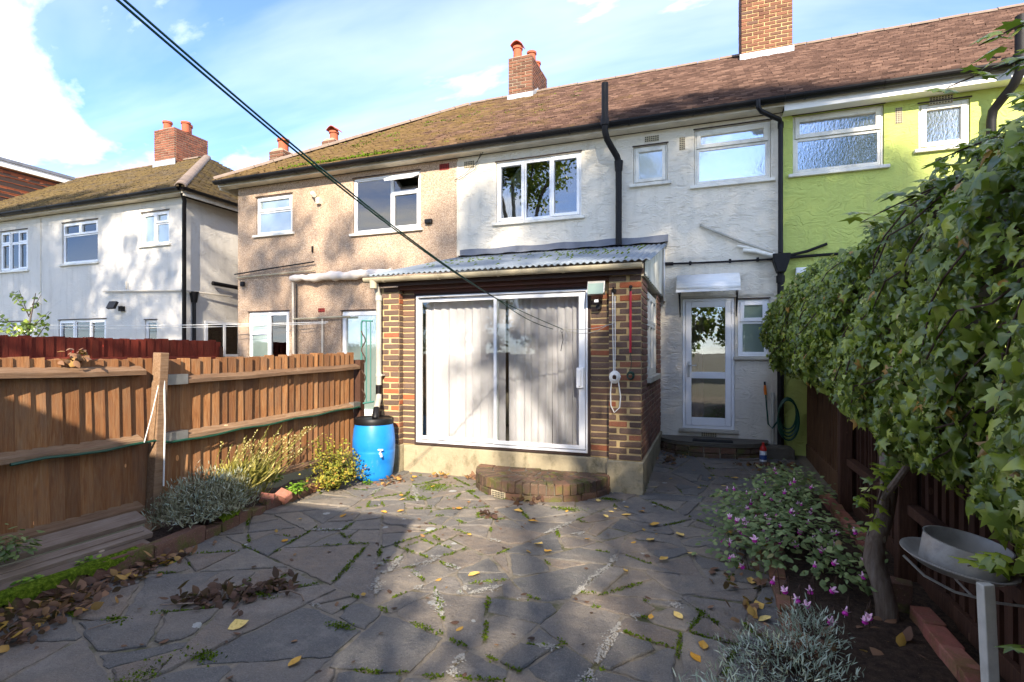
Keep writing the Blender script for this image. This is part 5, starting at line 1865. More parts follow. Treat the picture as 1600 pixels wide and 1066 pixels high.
# far garden: low timber bit between red fence and house
o = MB().box(-9.9, 8.3, 0, -9.5, 8.34, 1.72)
o = o.build('timber_gate', 'dark_pale'); props(o, 'small dark timber gate at the end of the red fence', 'gate')

# ---------------- right fence
F3 = empty('wooden_fence', (1.36, 5, 0), 'dark brown board fence under the ivy on the right', 'fence')
pales(F3, 'dark_pale', 1.38, .8, 6.2, .08, 1.52, .125, face=-1, w=.155)
pales(F3, 'warm_pale', 1.36, 6.08, 8.72, .2, 1.55, .125, face=-1, w=.155)
for (y0, y1, z, mt) in ((.8, 5.98, .5, 'dark_pale'), (.8, 5.98, 1.2, 'dark_pale'), (6.1, 8.6, 1.3, 'warm_pale')):
    MB().box(1.27, y0, z, 1.345, y1, z + .07).build('rail', mt, F3, bevel=.006)
MB().box(1.40, .8, .03, 1.42, 8.66, 1.5).build('backing_board', 'dark_pale', F3)
MB().box(1.325, 6.12, .06, 1.352, 8.6, .29).build('gravel_board', 'warm_pale', F3, bevel=.004)
MB().box(1.325, .8, .04, 1.36, 5.98, .15).build('gravel_board', 'dark_pale', F3, bevel=.004)
for y in (1.0, 2.75, 4.35, 6.05): MB().box(1.22, y - .05, 0, 1.33, y + .05, 1.5).build('post', 'dark_pale', F3, bevel=.006)
# brick edging in front of it
E2 = empty('bed_edging', (1.1, 4, 0), 'row of red bricks edging the bed under the ivy', 'edging')
y = 1.3
while y < 6.3:
    L = .222
    gap_ = 3.72 < y < 4.45
    if not gap_:
        x = 1.16 - .02 * math.sin(y)
        o = inst('brick', random.choice(BRE['bed_brick']), E2, (x, y + L / 2, .075 + random.uniform(-.01, .012)), (random.uniform(-.05, .05), random.uniform(-.06, .06), R(90) + random.uniform(-.06, .06)), (L - .008, .105, .075))
    y += L
inst('brick', random.choice(BRE['edging_brick']), E2, (1.10, 3.84, .12), (R(4), R(86), R(80)), (.2, .11, .08))
E3 = empty('bed_edging', (.5, 4, 0), 'half buried tan bricks at the paving edge of the right bed', 'edging')
y = 2.6
while y < 5.6:
    L = random.uniform(.2, .3)
    inst('brick', random.choice(BRE['edging_brick']), E3, (.48 + .03 * math.sin(y * 3) + random.uniform(-.015, .015), y + L / 2, .02 + random.uniform(-.012, .008)), (0, random.uniform(-.06, .06), R(90) + random.uniform(-.06, .06)), (L - .015, .1, .07))
    y += L

# ---------------- water butt
t = empty('water_butt', (-3.97, 5.72, 0), 'blue plastic water butt with black lid under the grey downpipe', 'barrel')
prof = [(0, .0), (.20, 0), (.222, .02), (.232, .06), (.252, .2), (.262, .33), (.264, .36), (.260, .372), (.265, .385), (.262, .5), (.248, .63), (.228, .71), (.222, .735), (.0, .74)]
MB().lathe((-3.97, 5.72, .012), prof, 40).build('barrel', 'blue_plastic', t, True)
lid = MB().lathe((-3.97, 5.72, .742), [(.236, -.03), (.244, -.025), (.246, .02), (.236, .035), (.215, .034), (.21, .022), (0, .026)], 36).build('lid', 'black_plastic', t, True)
MB().lathe((-3.97, 5.72, .70), [(.237, 0), (.241, .008), (.237, .016)], 36).build('band', 'black_plastic', t, True)
a = R(-40)
bx, by = -3.97 + .262 * math.cos(a), 5.72 + .262 * math.sin(a)
m = MB().tube([(bx - .01, by + .01, .36), (bx + .04, by - .035, .36), (bx + .055, by - .05, .33)], .014, 8).tube([(bx + .03, by - .03, .36), (bx + .03, by - .03, .41)], .007, 6).obox((bx + .03, by - .03, .415), (.06, .014, .014), (0, 0, .4))
m.build('tap', 'upvc', t, True)
# teal trellis
t = empty('metal_trellis', (-4.38, 6.2, .9), 'narrow teal metal trellis between the fence end and the downpipe', 'trellis')
m = MB().tube([(-4.30, 6.16, 2.03), (-4.47, 6.16, 2.04), (-4.48, 6.16, 2.0), (-4.48, 6.16, .93), (-4.45, 6.16, .90), (-4.28, 6.16, .93)], .012, 8)
m.build('frame', 'teal_paint', t, True)
for x in (-4.40, -4.33): MB().tube([(x, 6.16, 2.03), (x, 6.16, .92)], .008, 6).build('bar', 'teal_paint', t, True)
m = MB()
m.tube([(-4.44 + .03 * math.sin(i * 1.1), 6.15 + .02 * math.cos(i * 1.1), .95 + .045 * i) for i in range(22)], .009, 5)
m.build('climbing_stem', 'twig_bark', t)

# ---------------- hose reel, bottle, pipe by the back door
t = empty('garden_hose', (1.08, 8.45, .3), 'dark green garden hose coiled on the wall beside the back door', 'hose')
for k in range(4):
    pts = []
    ph = random.uniform(0, 6)
    for i in range(60):
        a = i * 2 * math.pi / 20
        r_ = .155 + .02 * math.sin(i * .31 + ph)
        pts.append((1.08 + (r_ * .72 + .008 * k) * math.cos(a + ph), 8.50 - .02 * k - .012 * math.sin(i * .37), .70 + (r_ * 1.45 + .02 * k) * math.sin(a + ph) - .03 * k))
    MB().tube(pts, .011, 7).build('coil', 'green_hose', t, True)
MB().tube([(.98, 8.5, .66), (.88, 8.52, .50), (.83, 8.55, .56), (.815, 8.58, .78), (.80, 8.6, 1.0)], .011, 7).build('tail', 'green_hose', t, True)
MB().tube([(.80, 8.6, .98), (.795, 8.61, 1.06), (.792, 8.61, 1.12)], [.018, .022, .016], 8).build('connector', 'orange_plastic', t, True)
MB().tube([(.792, 8.61, 1.12), (.79, 8.62, 1.17)], .014, 8).build('nozzle', 'black_plastic', t, True)
o = MB().tube([(.90, 8.64, .1), (.90, 8.64, .98), (.9, 8.66, 1.0)], .026, 10).build('standpipe', 'grey_plastic', None, True)
props(o, 'short grey upright pipe on the wall beside the garden hose', 'pipe')
o = MB().prism([(.72, .09), (1.14, .09), (1.14, .24), (1.08, .26), (.78, .26), (.72, .22)], 8.28, 8.6, 'y').build('drain_surround', 'step_slab', None, bevel=.01)
props(o, 'low grey concrete drain surround below the garden hose', 'drain')
t = empty('spray_bottle', (.70, 8.02, .1), 'red and white plastic bottle standing by the end of the door step', 'bottle')
bx, by, bz = .72, 8.05, .10
MB().lathe((bx, by, bz), [(0, 0), (.042, 0), (.046, .01), (.046, .15), (.04, .17)], 16).build('body', 'bottle_white', t, True)
MB().lathe((bx, by, bz), [(.0465, .03), (.047, .035), (.047, .09), (.0465, .095)], 16).build('paper_label', 'bottle_blue', t, True)
MB().lathe((bx, by, bz), [(.046, .15), (.045, .18), (.03, .21), (.016, .225)], 16).build('shoulder', 'bottle_red', t, True)
MB().lathe((bx, by, bz), [(.017, .22), (.017, .262), (0, .265)], 12).build('cap', 'bottle_red', t, True)

# ---------------- tray and tin on a white post
t = empty('post', (1.02, 2.68, 0), 'pale painted square post standing below the tin tray', 'post')
m = MB().box(-.022, -.02, 0, .022, .02, .70)
p = m.build('shaft', 'post_paint', t, bevel=.004); p.location = (1.06, 2.62, 0); p.rotation_euler = (R(1.5), R(-4), R(18))
tr = Matrix.Rotation(R(9), 3, Vector((.35, .93, 0)).normalized())
t = empty('tin_tray', (.99, 2.80, .66), 'round shallow metal tray balanced on the pale post', 'tray')
c0 = Vector((1.0, 2.80, .675))
MB().lathe(c0, [(0, 0), (.145, 0), (.165, .012), (.195, .035), (.203, .037), (.203, .041), (.192, .041), (.16, .018), (.14, .007), (0, .006)], 44, rot=tr).build('dish', 'tin', t, True)
m = MB().tube([c0 + Vector((-.17, .06, .01)), c0 + Vector((-.11, .0, -.05)), c0 + Vector((-.03, -.08, -.075)), c0 + Vector((.09, -.14, -.075)), c0 + Vector((.25, -.18, -.06)), c0 + Vector((.42, -.2, -.03))], .006, 6)
m.tube([c0 + Vector((-.02, .1, 0)), c0 + Vector((.0, -.02, -.05)), c0 + Vector((.02, -.1, -.075))], .005, 6)
m.build('wire', 'steel', t, True)
t = empty('cake_tin', (1.0, 2.80, .69), 'open round grey tin ring standing in the metal tray', 'tin')
c1 = c0 + tr @ Vector((.02, .0, .008))
MB().lathe(c1, [(.150, 0), (.150, .115), (.153, .118), (.147, .118), (.146, .004), (0, .004)], 44, rot=tr).build('ring', 'tin', t, True)

# ---------------- washing line
t = empty('washing_line', (-1.0, 6.05, 1.9), 'dark green double washing line strung from upper left to the brick pier', 'washing line')
A0 = Vector((-1.98, .75, 3.02)); A1 = Vector((-1.962, 4.926, 2.13)); A2 = Vector((-1.465, 5.534, 1.854)); A3 = Vector((-1.0, 6.06, 1.93))
def sag(a, b, n, s):
    return [a.lerp(b, i / n) - Vector((0, 0, s * 4 * (i / n) * (1 - i / n))) for i in range(n + 1)]
MB().tube(sag(A0, A1, 24, .10), .0052, 7).build('line', 'green_line', t, True)
MB().tube(sag(A0 + Vector((.012, .0, .012)), A1, 24, .094), .0052, 7).build('line', 'green_line', t, True)
MB().tube(sag(A1, A2, 8, .01), .0042, 6).build('line', 'green_line', t, True)
MB().tube(sag(A1, A2 + Vector((-.1, 0, .0)), 8, .04), .0042, 6).build('line', 'green_line', t, True)
MB().tube(sag(A2, A3, 10, .03), .004, 6).build('line', 'grey_plastic', t, True)
MB().tube(sag(A2, A3 + Vector((-.08, .02, -.02)), 10, .07), .0035, 6).build('line', 'grey_plastic', t, True)
m = MB().tube([A2 + Vector((.012 * math.cos(i * .6), 0, -.02 + .02 * math.sin(i * .6))) for i in range(12)], .003, 5)
m.tube([A2 + Vector((0, 0, -.04)), A2 + Vector((.012, 0, -.12)), A2 + Vector((-.005, 0, -.19)), A2 + Vector((-.012, 0, -.24))], .004, 5)
m.build('hook', 'black_iron', t)
t2 = empty('washing_line', (-9, 7, 2), 'thin white washing lines crossing the neighbouring garden', 'washing line')
MB().tube(sag(Vector((-17.5, 7.6, 2.32)), Vector((-7.0, 8.55, 2.2)), 24, .06), .009, 5).build('line', 'white_rope', t2, True)
MB().tube(sag(Vector((-17.5, 7.4, 2.24)), Vector((-7.0, 8.5, 2.17)), 24, .07), .006, 5).build('line', 'white_rope', t2, True)

# ================================================================== plants
random.seed(3)


def ell_points(c, r, n, shell=.45, flat=None):
    d = rng.normal(size=(n, 3)); d /= np.linalg.norm(d, axis=1, keepdims=True)
    if flat is not None: d[:, 2] = np.abs(d[:, 2]) * 1.0 if flat else d[:, 2]
    k = (shell + (1 - shell) * rng.random(n) ** .6)[:, None]
    lump = 1 + .16 * np.sin(d[:, 0:1] * 7 + c[0] * 3) * np.sin(d[:, 1:2] * 6 + c[1] * 5) + .10 * np.sin(d[:, 2:3] * 9 + d[:, 0:1] * 11)
    return np.array(c) + d * np.array(r) * k * lump, d


def stems(parent, base, tips, r=.005, mat='twig_bark', name='stem', bend=.25):
    m = MB()
    for tp in tips:
        b = Vector(base) + Vector((random.uniform(-.05, .05), random.uniform(-.05, .05), 0))
        tp = Vector(tp)
        mid_ = b.lerp(tp, .5) + Vector((random.uniform(-.04, .04), random.uniform(-.04, .04), .0)) + (Vector((0, 0, 1)) * (tp - b).length * bend * .4)
        m.tube([b, b.lerp(mid_, .6), mid_, tp], [r, r * .85, r * .7, r * .35], 5)
    return m.build(name, mat, parent)


# lavender by the post
t = empty('lavender_bush', (-4.2, 3.55, .08), 'grey green lavender bush beside the fence post', 'shrub')
P, d = ell_points((-4.20, 3.52, .16), (.30, .46, .36), 3600, .35, True)
tip = d * .8 + rnd(3600) * .5 + np.array((0, 0, .7))
leaf_cloud('foliage', 'lavender_leaf', t, P, rnd(3600) + d, tip, rng.uniform(.035, .075, 3600), rng.beta(2, 2, 3600), NARROW)
P, d = ell_points((-4.19, 3.50, .18), (.32, .47, .37), 900, .8, True)
leaf_cloud('pale_tips', 'silver_leaf', t, P, rnd(900) + d, d + rnd(900) * .4 + np.array((0, 0, .5)), rng.uniform(.025, .045, 900), rng.random(900), NARROW)
stems(t, (-4.2, 3.5, .05), [tuple(p) for p in P[:60]], .004)
# pale seed stalks behind it
t = empty('lavender_stalks', (-4.3, 4.1, .1), 'spray of dry pale flower stalks against the brown fence', 'plant')
tips = []
m = MB()
hp = []
for i in range(70):
    b = Vector((-4.36 + random.uniform(-.08, .1), 4.0 + random.uniform(-.3, .3), .12))
    tp = b + Vector((random.uniform(-.10, .26), random.uniform(-.15, .85), random.uniform(.35, .72)))
    md = b.lerp(tp, .5) + Vector((0, -.03, .06))
    m.tube([b, md, tp], [.0035, .003, .002], 4)
    for k in range(9): hp.append(tuple(md.lerp(tp, .45 + .06 * k) + Vector((random.uniform(-.006, .006), random.uniform(-.006, .006), 0))))
m.build('stalk', 'stalk_leaf', t)
hp = np.array(hp); n = len(hp)
leaf_cloud('flower_heads', 'stalk_leaf', t, hp, rnd(n), rnd(n) * .6 + np.array((0, .4, .8)), rng.uniform(.014, .028, n), rng.uniform(.5, 1, n), QUADLEAF)
P, d = ell_points((-4.36, 4.05, .24), (.14, .36, .2), 700, .2, True)
leaf_cloud('blades', 'stalk_leaf', t, P, rnd(700), d * .6 + np.array((.1, .2, 1.0)) + rnd(700) * .3, rng.uniform(.08, .2, 700), rng.random(700) * .7, NARROW)
# golden bush by the water butt
t = empty('golden_bush', (-4.1, 5.1, .05), 'yellow leaved small bush in front of the blue water butt', 'shrub')
tipsg = []; PP = []; dd = []
for k in range(46):
    a = random.uniform(0, 6.28); e = random.uniform(.12, 1.45)
    L = random.uniform(.26, .50) * (1.0 if math.sin(a) < .5 else .8)
    tp = Vector((-4.10 + .85 * L * math.cos(a) * math.cos(e), 5.12 + L * math.sin(a) * math.cos(e), .10 + 1.12 * L * math.sin(e)))
    tipsg.append(tuple(tp))
    b0 = Vector((-4.10, 5.12, .04))
    for q in range(62):
        f_ = random.uniform(.3, 1.03); p_ = b0.lerp(tp, f_)
        PP.append((p_.x + random.gauss(0, .030), p_.y + random.gauss(0, .030), max(.03, p_.z + random.gauss(0, .030)))); dd.append(tuple((tp - b0).normalized()))
PP = np.array(PP); dd = np.array(dd); n = len(PP)
leaf_cloud('foliage', 'golden_leaf', t, PP, dd * .6 + rnd(n) + np.array((0, 0, .5)), dd + rnd(n), rng.uniform(.018, .042, n), rng.beta(2, 2, n), OVATE)
stems(t, (-4.10, 5.12, .02), tipsg, .005, bend=.05)
m = MB()
# seedlings and weeds in the left bed
def weed(name, c, r, n, size, mat, label, cat='plant', shape=OVATE, group=None):
    t = empty(name, (c[0], c[1], c[2]), label, cat, group)
    P, d = ell_points(c, r, n, .3, True)
    leaf_cloud('foliage', mat, t, P, rnd(n) * .5 + np.array((0, 0, 1.0)) + d * .3, d + rnd(n) * .7, rng.uniform(size * .6, size * 1.3, n), rng.random(n), shape)
    stems(t, (c[0], c[1], c[2] - .04), [tuple(p) for p in P[:14]], .0025, 'seedling_leaf')
weed('seedling', (-4.08, 2.45, .10), (.05, .10, .07), 60, .05, 'seedling_leaf', 'bright green seedlings in the left bed nearest the lavender')
weed('seedling', (-4.10, 2.15, .10), (.05, .12, .06), 55, .045, 'seedling_leaf', 'bright green seedlings in the left bed beside the mossy kerb')
weed('seedling', (-4.12, 1.8, .10), (.06, .14, .07), 60, .05, 'seedling_leaf', 'leafy seedlings at the left edge of the picture by the kerb')
weed('seedling', (-4.14, 4.55, .12), (.07, .16, .09), 110, .05, 'seedling_leaf', 'sunlit green seedlings in the left bed before the golden bush')
weed('seedling', (-4.42, 4.55, .22), (.04, .09, .08), 40, .05, 'seedling_leaf', 'small green weed against the foot of the left fence')
weed('rose_sprig', (-4.25, 2.1, .30), (.13, .16, .16), 120, .05, 'fuchsia_leaf', 'thin leafy rose sprig in front of the grey boards at the left edge', 'plant')
weed('seedling', (-3.86, 5.42, .03), (.06, .06, .05), 30, .04, 'seedling_leaf', 'small green weed at the foot of the blue water butt')
# broken pieces on the bed corner
for i, (x, y, z, s_) in enumerate(((-4.12, 4.35, .12, .10), (-4.2, 4.2, .12, .09))):
    inst('brick', BRE['bed_brick'][i], K, (x, y, z), (.4, .3, .9 * i), (s_ * 1.4, s_, s_ * .8))

# fuchsia
random.seed(8)
def fuchsia_flower():
    m = MB()
    for k in range(4):       # sepals, swept outwards
        a = k * math.pi / 2 + .3
        ca, sa = math.cos(a), math.sin(a)
        V = [(0, 0, 0)]
        prof = [(.004, .010, .0), (.012, .012, -.006), (.024, .007, .002), (.032, 0, .008)]
        V = []
        for (r_, w_, z_) in prof:
            V += [(r_ * ca - w_ * sa, r_ * sa + w_ * ca, z_), (r_ * ca + w_ * sa, r_ * sa - w_ * ca, z_)]
        m.add(V, [(0, 1, 3, 2), (2, 3, 5, 4), (4, 5, 7, 6)], 0)
    m.lathe((0, 0, 0), [(.004, .03), (.006, .015), (.009, 0)], 7, 0)
    m.lathe((0, 0, 0), [(.007, .0), (.016, -.012), (.019, -.024), (.013, -.03), (.004, -.026)], 9, 1)
    m.tube([(0, 0, -.02), (.002, 0, -.045)], .0012, 4, 0)
    me = bpy.data.meshes.new('flower'); me.from_pydata(m.v, [], m.f)
    me.materials.append(MATS['petal_white']); me.materials.append(MATS['petal_purple'])
    me.polygons.foreach_set('material_index', m.mi); me.update()
    return me
FL = fuchsia_flower()
t = empty('fuchsia_bush', (.6, 4.9, .05), 'sprawling fuchsia bush with purple and white flowers in the right bed', 'shrub')
allP = []; alld = []
for (c, r, n) in (((.62, 4.35, .2), (.42, .5, .2), 900), ((.5, 5.1, .2), (.42, .5, .22), 850), ((.72, 5.8, .22), (.34, .55, .22), 700), ((.26, 4.5, .12), (.28, .45, .14), 420), ((.30, 5.3, .12), (.25, .5, .15), 360), ((.85, 6.4, .2), (.22, .4, .18), 260), ((.8, 3.95, .16), (.25, .25, .14), 200)):
    P, d = ell_points(c, r, n, .35, True); allP.append(P); alld.append(d)
P = np.concatenate(allP); d = np.concatenate(alld); n = len(P)
P = P + rng.normal(size=P.shape) * np.array((.05, .06, .035))
keep = (np.sin(P[:, 0] * 17 + P[:, 1] * 5) + np.sin(P[:, 1] * 13 - P[:, 0] * 6) + rng.normal(0, .5, len(P))) > -.75
P, d = P[keep], d[keep]; n = len(P)
P[:, 2] = np.maximum(P[:, 2], .03)
P[:, 0] = np.minimum(P[:, 0], 1.2)
leaf_cloud('foliage', 'fuchsia_leaf', t, P, rnd(n) * .55 + np.array((0, -.2, 1.0)) + d * .2, d + rnd(n) * .8, rng.uniform(.03, .068, n), rng.beta(2, 2.4, n), OVATE)
stems(t, (.7, 4.9, .03), [tuple(p) for p in P[:90]], .005)
idx = rng.choice(n, 700, replace=False)
cnt = 0
for i in idx:
    p = P[i]
    if p[2] < .14 or (p[1] > 5.6 and random.random() < .5): continue
    s_ = random.uniform(.5, .95)
    inst('flower', FL, t, (p[0] - random.uniform(0, .03), p[1] - random.uniform(0, .05), p[2] + random.uniform(.0, .05)), (random.uniform(-.5, .5), random.uniform(-.5, .5), random.uniform(0, 6)), (s_, s_, s_))
    cnt += 1
    if cnt >= 85: break
for (x, y, z) in ((.52, 3.35, .2), (.56, 3.5, .22), (.72, 3.4, .17), (.80, 3.35, .16), (.83, 3.42, .15), (.42, 3.45, .22), (.38, 3.62, .2), (.46, 3.3, .24), (.7, 3.6, .2), (.62, 3.25, .17), (.12, 4.5, .12), (.16, 4.1, .14), (.22, 4.02, .12)):
    inst('flower', FL, t, (x, y, z), (random.uniform(-.6, .6), random.uniform(-.6, .6), random.uniform(0, 6)), (.85, .85, .85))
    MB().tube([(x + .06, y + .16, .04), (x + .03, y + .08, z + .05), (x, y, z + .03)], [.003, .0025, .0015], 4).build('flower_stalk', 'twig_bark', t)
# lavender, silver, near right
t = empty('silver_lavender', (.42, 3.0, .05), 'silvery lavender plant at the bottom edge in front of the fuchsia', 'shrub')
allP = []; alld = []
for (c, r, n) in (((.33, 2.78, .08), (.30, .34, .15), 1300), ((.50, 3.15, .10), (.18, .24, .15), 600), ((.12, 2.5, .06), (.26, .2, .10), 500)):
    P, d = ell_points(c, r, n, .3, True); allP.append(P); alld.append(d)
P = np.concatenate(allP); d = np.concatenate(alld); n = len(P)
P[:, 2] = np.maximum(P[:, 2], .02)
leaf_cloud('foliage', 'silver_leaf', t, P, rnd(n) + np.array((0, 0, .5)), d * .6 + rnd(n) * .6 + np.array((-.1, 0, .7)), rng.uniform(.022, .05, n), rng.beta(2, 2, n), NARROW)
stems(t, (.5, 3.0, .02), [tuple(p) for p in P[:160]], .003, bend=.1)

# ---------------- ivy hedge
random.seed(4)
IV = empty('ivy_hedge', (1.4, 4.5, 0), 'large ivy covered hedge hanging over the right fence', 'ivy')


def ivy_surface(u, y):
    """u 0 bottom front .. 1 back of the top; returns point and outward normal (cross-section in xz)"""
    zl = np.interp(y, [0.8, 2.0, 3.0, 4.4, 7.6, 8.2], [.92, .94, 1.0, 1.2, 1.44, 1.6])
    A = np.stack([np.interp(u, [0, .12, .35, .55, .68, .82, 1], [1.14, .93, .84, .90, 1.08, 1.38, 1.95]), np.interp(u, [0, .12, .35, .55, .68, .82, 1], [0, .10, .42, .76, .93, 1.0, .94])], 1)
    x = A[:, 0]; z = zl + (2.47 - zl) * A[:, 1]
    bul = .07 * np.sin(y * 2.7 + 1.0) * np.sin(u * 8 + y) + .05 * np.sin(y * 6.1 + u * 13) + .03 * np.sin(y * 13 + u * 21)
    ang = np.interp(u, [0, .12, .35, .55, .68, .82, 1], [-60, -20, 0, 15, 45, 75, 110]) * math.pi / 180
    nx, nz = -np.cos(ang), np.sin(ang)
    x = x + np.interp(y, [5, 8], [0, -.06]) * (u < .7)
    return x + nx * bul, z + nz * bul, nx, nz


def ivy_leaves(n, ylo, yhi, depth, jit):
    y = rng.uniform(ylo, yhi, n)
    u = rng.beta(1.05, 1.25, n)
    x, z, nx, nz = ivy_surface(u, y)
    off = -rng.exponential(depth, n) + jit * rng.random(n)
    p = np.stack([x + nx * off, y, z + nz * off], 1)
    nr = np.stack([nx, np.full(n, -.25), nz + .25], 1) + rnd(n) * .8
    tip = np.stack([nx * .25, np.full(n, -.10), np.full(n, -1.0)], 1) + rnd(n) * .75
    # end cap towards the house thins out
    return p, nr, tip, off


n = 40000
p, nr, tip, off = ivy_leaves(n, .9, 8.15, .075, .07)
size = .024 + .082 * rng.beta(1.1, 2.7, n)
young = rng.random(n) < .22
size[young] *= .6
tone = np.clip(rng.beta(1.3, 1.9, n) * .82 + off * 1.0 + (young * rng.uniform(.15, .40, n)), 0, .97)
tone[rng.random(n) < .010] = 1.0
dist = np.hypot(p[:, 0], p[:, 1])
size = np.where(dist < 2.1, np.minimum(size, .062), size)
vis = (off > -.05) & (p[:, 1] > 1.75) & (p[:, 0] < 1.2)
score = size / dist * vis
big = np.argsort(-score)[:290]
mask = np.ones(n, bool); mask[big] = False
kindl = rng.random(n)
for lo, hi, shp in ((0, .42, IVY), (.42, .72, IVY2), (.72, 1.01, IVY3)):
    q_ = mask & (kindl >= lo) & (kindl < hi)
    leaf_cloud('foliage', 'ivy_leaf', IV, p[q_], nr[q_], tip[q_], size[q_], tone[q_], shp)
b, tt, nn = frames(nr[big], tip[big])
lv, lf = IVY
for q, i in enumerate(big):
    lv, lf = (IVY, IVY2, IVY)[q % 3]
    V = p[i] * 0 + size[i] * (lv[:, 0:1] * b[q] + lv[:, 1:2] * tt[q] + lv[:, 2:3] * nn[q])
    o = np_mesh('leaf', V, lf, 'ivy_leaf', IV, np.full(len(lv), tone[i]))
    o.location = tuple(p[i])
# inner mass of stems and dead leaf so that no daylight shows through
y = rng.uniform(.9, 8.0, 5200); u = rng.random(5200)
x, z, nx, nz = ivy_surface(u, y)
off = -rng.uniform(.12, .34, 5200)
Pq = np.stack([x + nx * off, y, z + nz * off], 1)
leaf_cloud('inner_foliage', 'brown_leaf', IV, Pq, rnd(5200), rnd(5200), rng.uniform(.08, .15, 5200), rng.random(5200) * .3, OVATE)
# trunk, woody stems
m = MB()
m.tube([(1.0, 3.70, -.02), (.985, 3.69, .12), (.955, 3.68, .26), (.925, 3.70, .36), (.94, 3.72, .48), (.985, 3.74, .60), (1.02, 3.76, .78), (1.02, 3.8, 1.0), (1.1, 3.9, 1.4), (1.25, 4.0, 1.9)], [.062, .056, .053, .056, .052, .05, .046, .042, .038, .03], 12)
m.tube([(1.0, 3.74, .62), (.96, 3.6, .78), (.98, 3.4, .95), (1.1, 3.2, 1.3)], [.026, .022, .018, .014], 8)
m.tube([(1.02, 3.76, .75), (1.1, 4.1, .9), (1.15, 4.6, 1.2), (1.2, 5.2, 1.6)], [.03, .025, .02, .015], 8)
m.build('trunk', 'bark', IV, True)
m = MB()
for k in range(36):
    y0 = random.uniform(1.5, 7.5)
    pts = []
    u0 = random.uniform(.05, .5)
    for i in range(7):
        yy_ = y0 - i * .11; uu = min(.9, max(.02, u0 + .03 * i + random.uniform(-.015, .015)))
        xx, zz, a_, b_ = ivy_surface(np.array([uu]), np.array([yy_]))
        pts.append((float(xx[0]) - .01 + float(a_[0]) * .03, yy_, float(zz[0]) + float(b_[0]) * .03))
    m.tube(pts, .004, 5)
m.build('runner', 'twig_bark', IV)
# drooping sprays over the top edge
sp = []; spn = []; spt = []
m = MB()
def spray(a, b, arch, n, spread=.05):
    m = MB()
    a, b = Vector(a), Vector(b)
    pts = [a.lerp(b, i / 10) + Vector((0, 0, arch * 4 * (i / 10) * (1 - i / 10))) for i in range(11)]
    m.tube(pts, [.008 - .0006 * i for i in range(11)], 6)
    m.build('spray_stem', 'twig_bark', IV, True)
    for k in range(n):
        f_ = random.uniform(.0, 1.0); i = min(9, int(f_ * 10)); q = pts[i].lerp(pts[i + 1], f_ * 10 - i)
        sp.append((q.x + random.uniform(-spread, spread), q.y + random.uniform(-spread, spread), q.z + random.uniform(-spread, spread)))
        s_ = random.choice((-1, 1))
        spn.append((random.uniform(-.4, .4), random.uniform(-.6, .1), 1.0 + random.uniform(-.4, .2)))
        dv = (b - a).normalized()
        spt.append((dv.x * .6 + s_ * random.uniform(.2, .8), dv.y * .6 - s_ * random.uniform(.2, .8), -.45 + random.uniform(-.3, .2)))
spray((1.30, 2.95, 2.46), (.62, 2.66, 2.16), .02, 46)
spray((1.35, 2.7, 2.5), (.84, 2.6, 2.36), .03, 26)
spray((1.25, 2.35, 2.64), (.80, 2.30, 2.54), .02, 26, .03)
spray((1.3, 2.3, 2.78), (.88, 2.28, 2.66), .02, 22, .03)
spray((1.3, 3.3, 2.42), (.95, 3.0, 2.28), .05, 36)
spray((1.4, 2.6, 2.62), (1.12, 2.5, 2.50), .05, 40, .07)
spray((1.5, 2.9, 2.55), (1.15, 2.7, 2.45), .05, 50, .08)
spray((1.15, 2.1, .88), (.80, 2.15, .90), .04, 22, .03)
spray((1.2, 1.9, .80), (.86, 1.95, .73), .03, 16, .03)
spray((1.0, 3.5, 1.0), (.82, 3.62, .72), .02, 22, .03)
spray((.98, 3.6, .95), (.86, 3.55, .55), .01, 14, .02)
n = len(sp)
leaf_cloud('spray_leaves', 'ivy_leaf', IV, np.array(sp), np.array(spn), np.array(spt), rng.uniform(.05, .095, n), np.clip(rng.beta(3, 2, n) * .9, 0, .95), IVY)

# far sapling beyond the red fence
t = empty('sapling', (-11.6, 5.6, 0), 'slender leafy sapling top rising above the red fence at the left edge', 'tree')
base = Vector((-12.0, 6.2, 0))
MB().tube([base, base + Vector((.05, 0, 1.2)), base + Vector((.1, 0, 2.1)), base + Vector((.3, 0, 2.7))], [.03, .025, .018, .006], 6).build('trunk', 'bark', t)
pts = []
m = MB()
for k in range(16):
    a = base + Vector((.1, 0, 1.5 + random.random() * .8)); b_ = a + Vector((random.uniform(-.7, .65), random.uniform(-.3, .3), random.uniform(.05, .5)))
    m.tube([a, b_], [.008, .003], 4)
    for i in range(13): pts.append(tuple(a.lerp(b_, .3 + .7 * i / 13) + Vector([random.uniform(-.06, .06) for _ in range(3)])))
m.build('branch', 'twig_bark', t)
pts = np.array(pts); n = len(pts)
leaf_cloud('crown', 'ivy_leaf', t, pts, rnd(n) * .6 + np.array((.2, -.3, .7)), rnd(n) + np.array((0, 0, -.4)), rng.uniform(.07, .13, n), rng.random(n) * .7, OVATE)

# ================================================================== behind the camera: shed and trees that shade the garden
S = empty('garden_shed', (-3.0, -2.0, 0), 'tall timber garden shed behind the camera on the left', 'shed')
SHX, SHY, SHZ = -.62, -.95, 3.12
m = MB()
m.box(-4.3, SHY - 2.2, 0, SHX, SHY, SHZ - .06)
m.build('wall', 'shed_board', S)
for i in range(20): MB().box(-4.31, SHY + .002, .02 + i * .15, SHX + .004, SHY + .016, .155 + i * .15).build('board', 'shed_board', S)
MB().box(-4.4, SHY - 2.3, SHZ - .055, SHX + .02, SHY + .03, SHZ).build('roof', 'dark_lead', S)


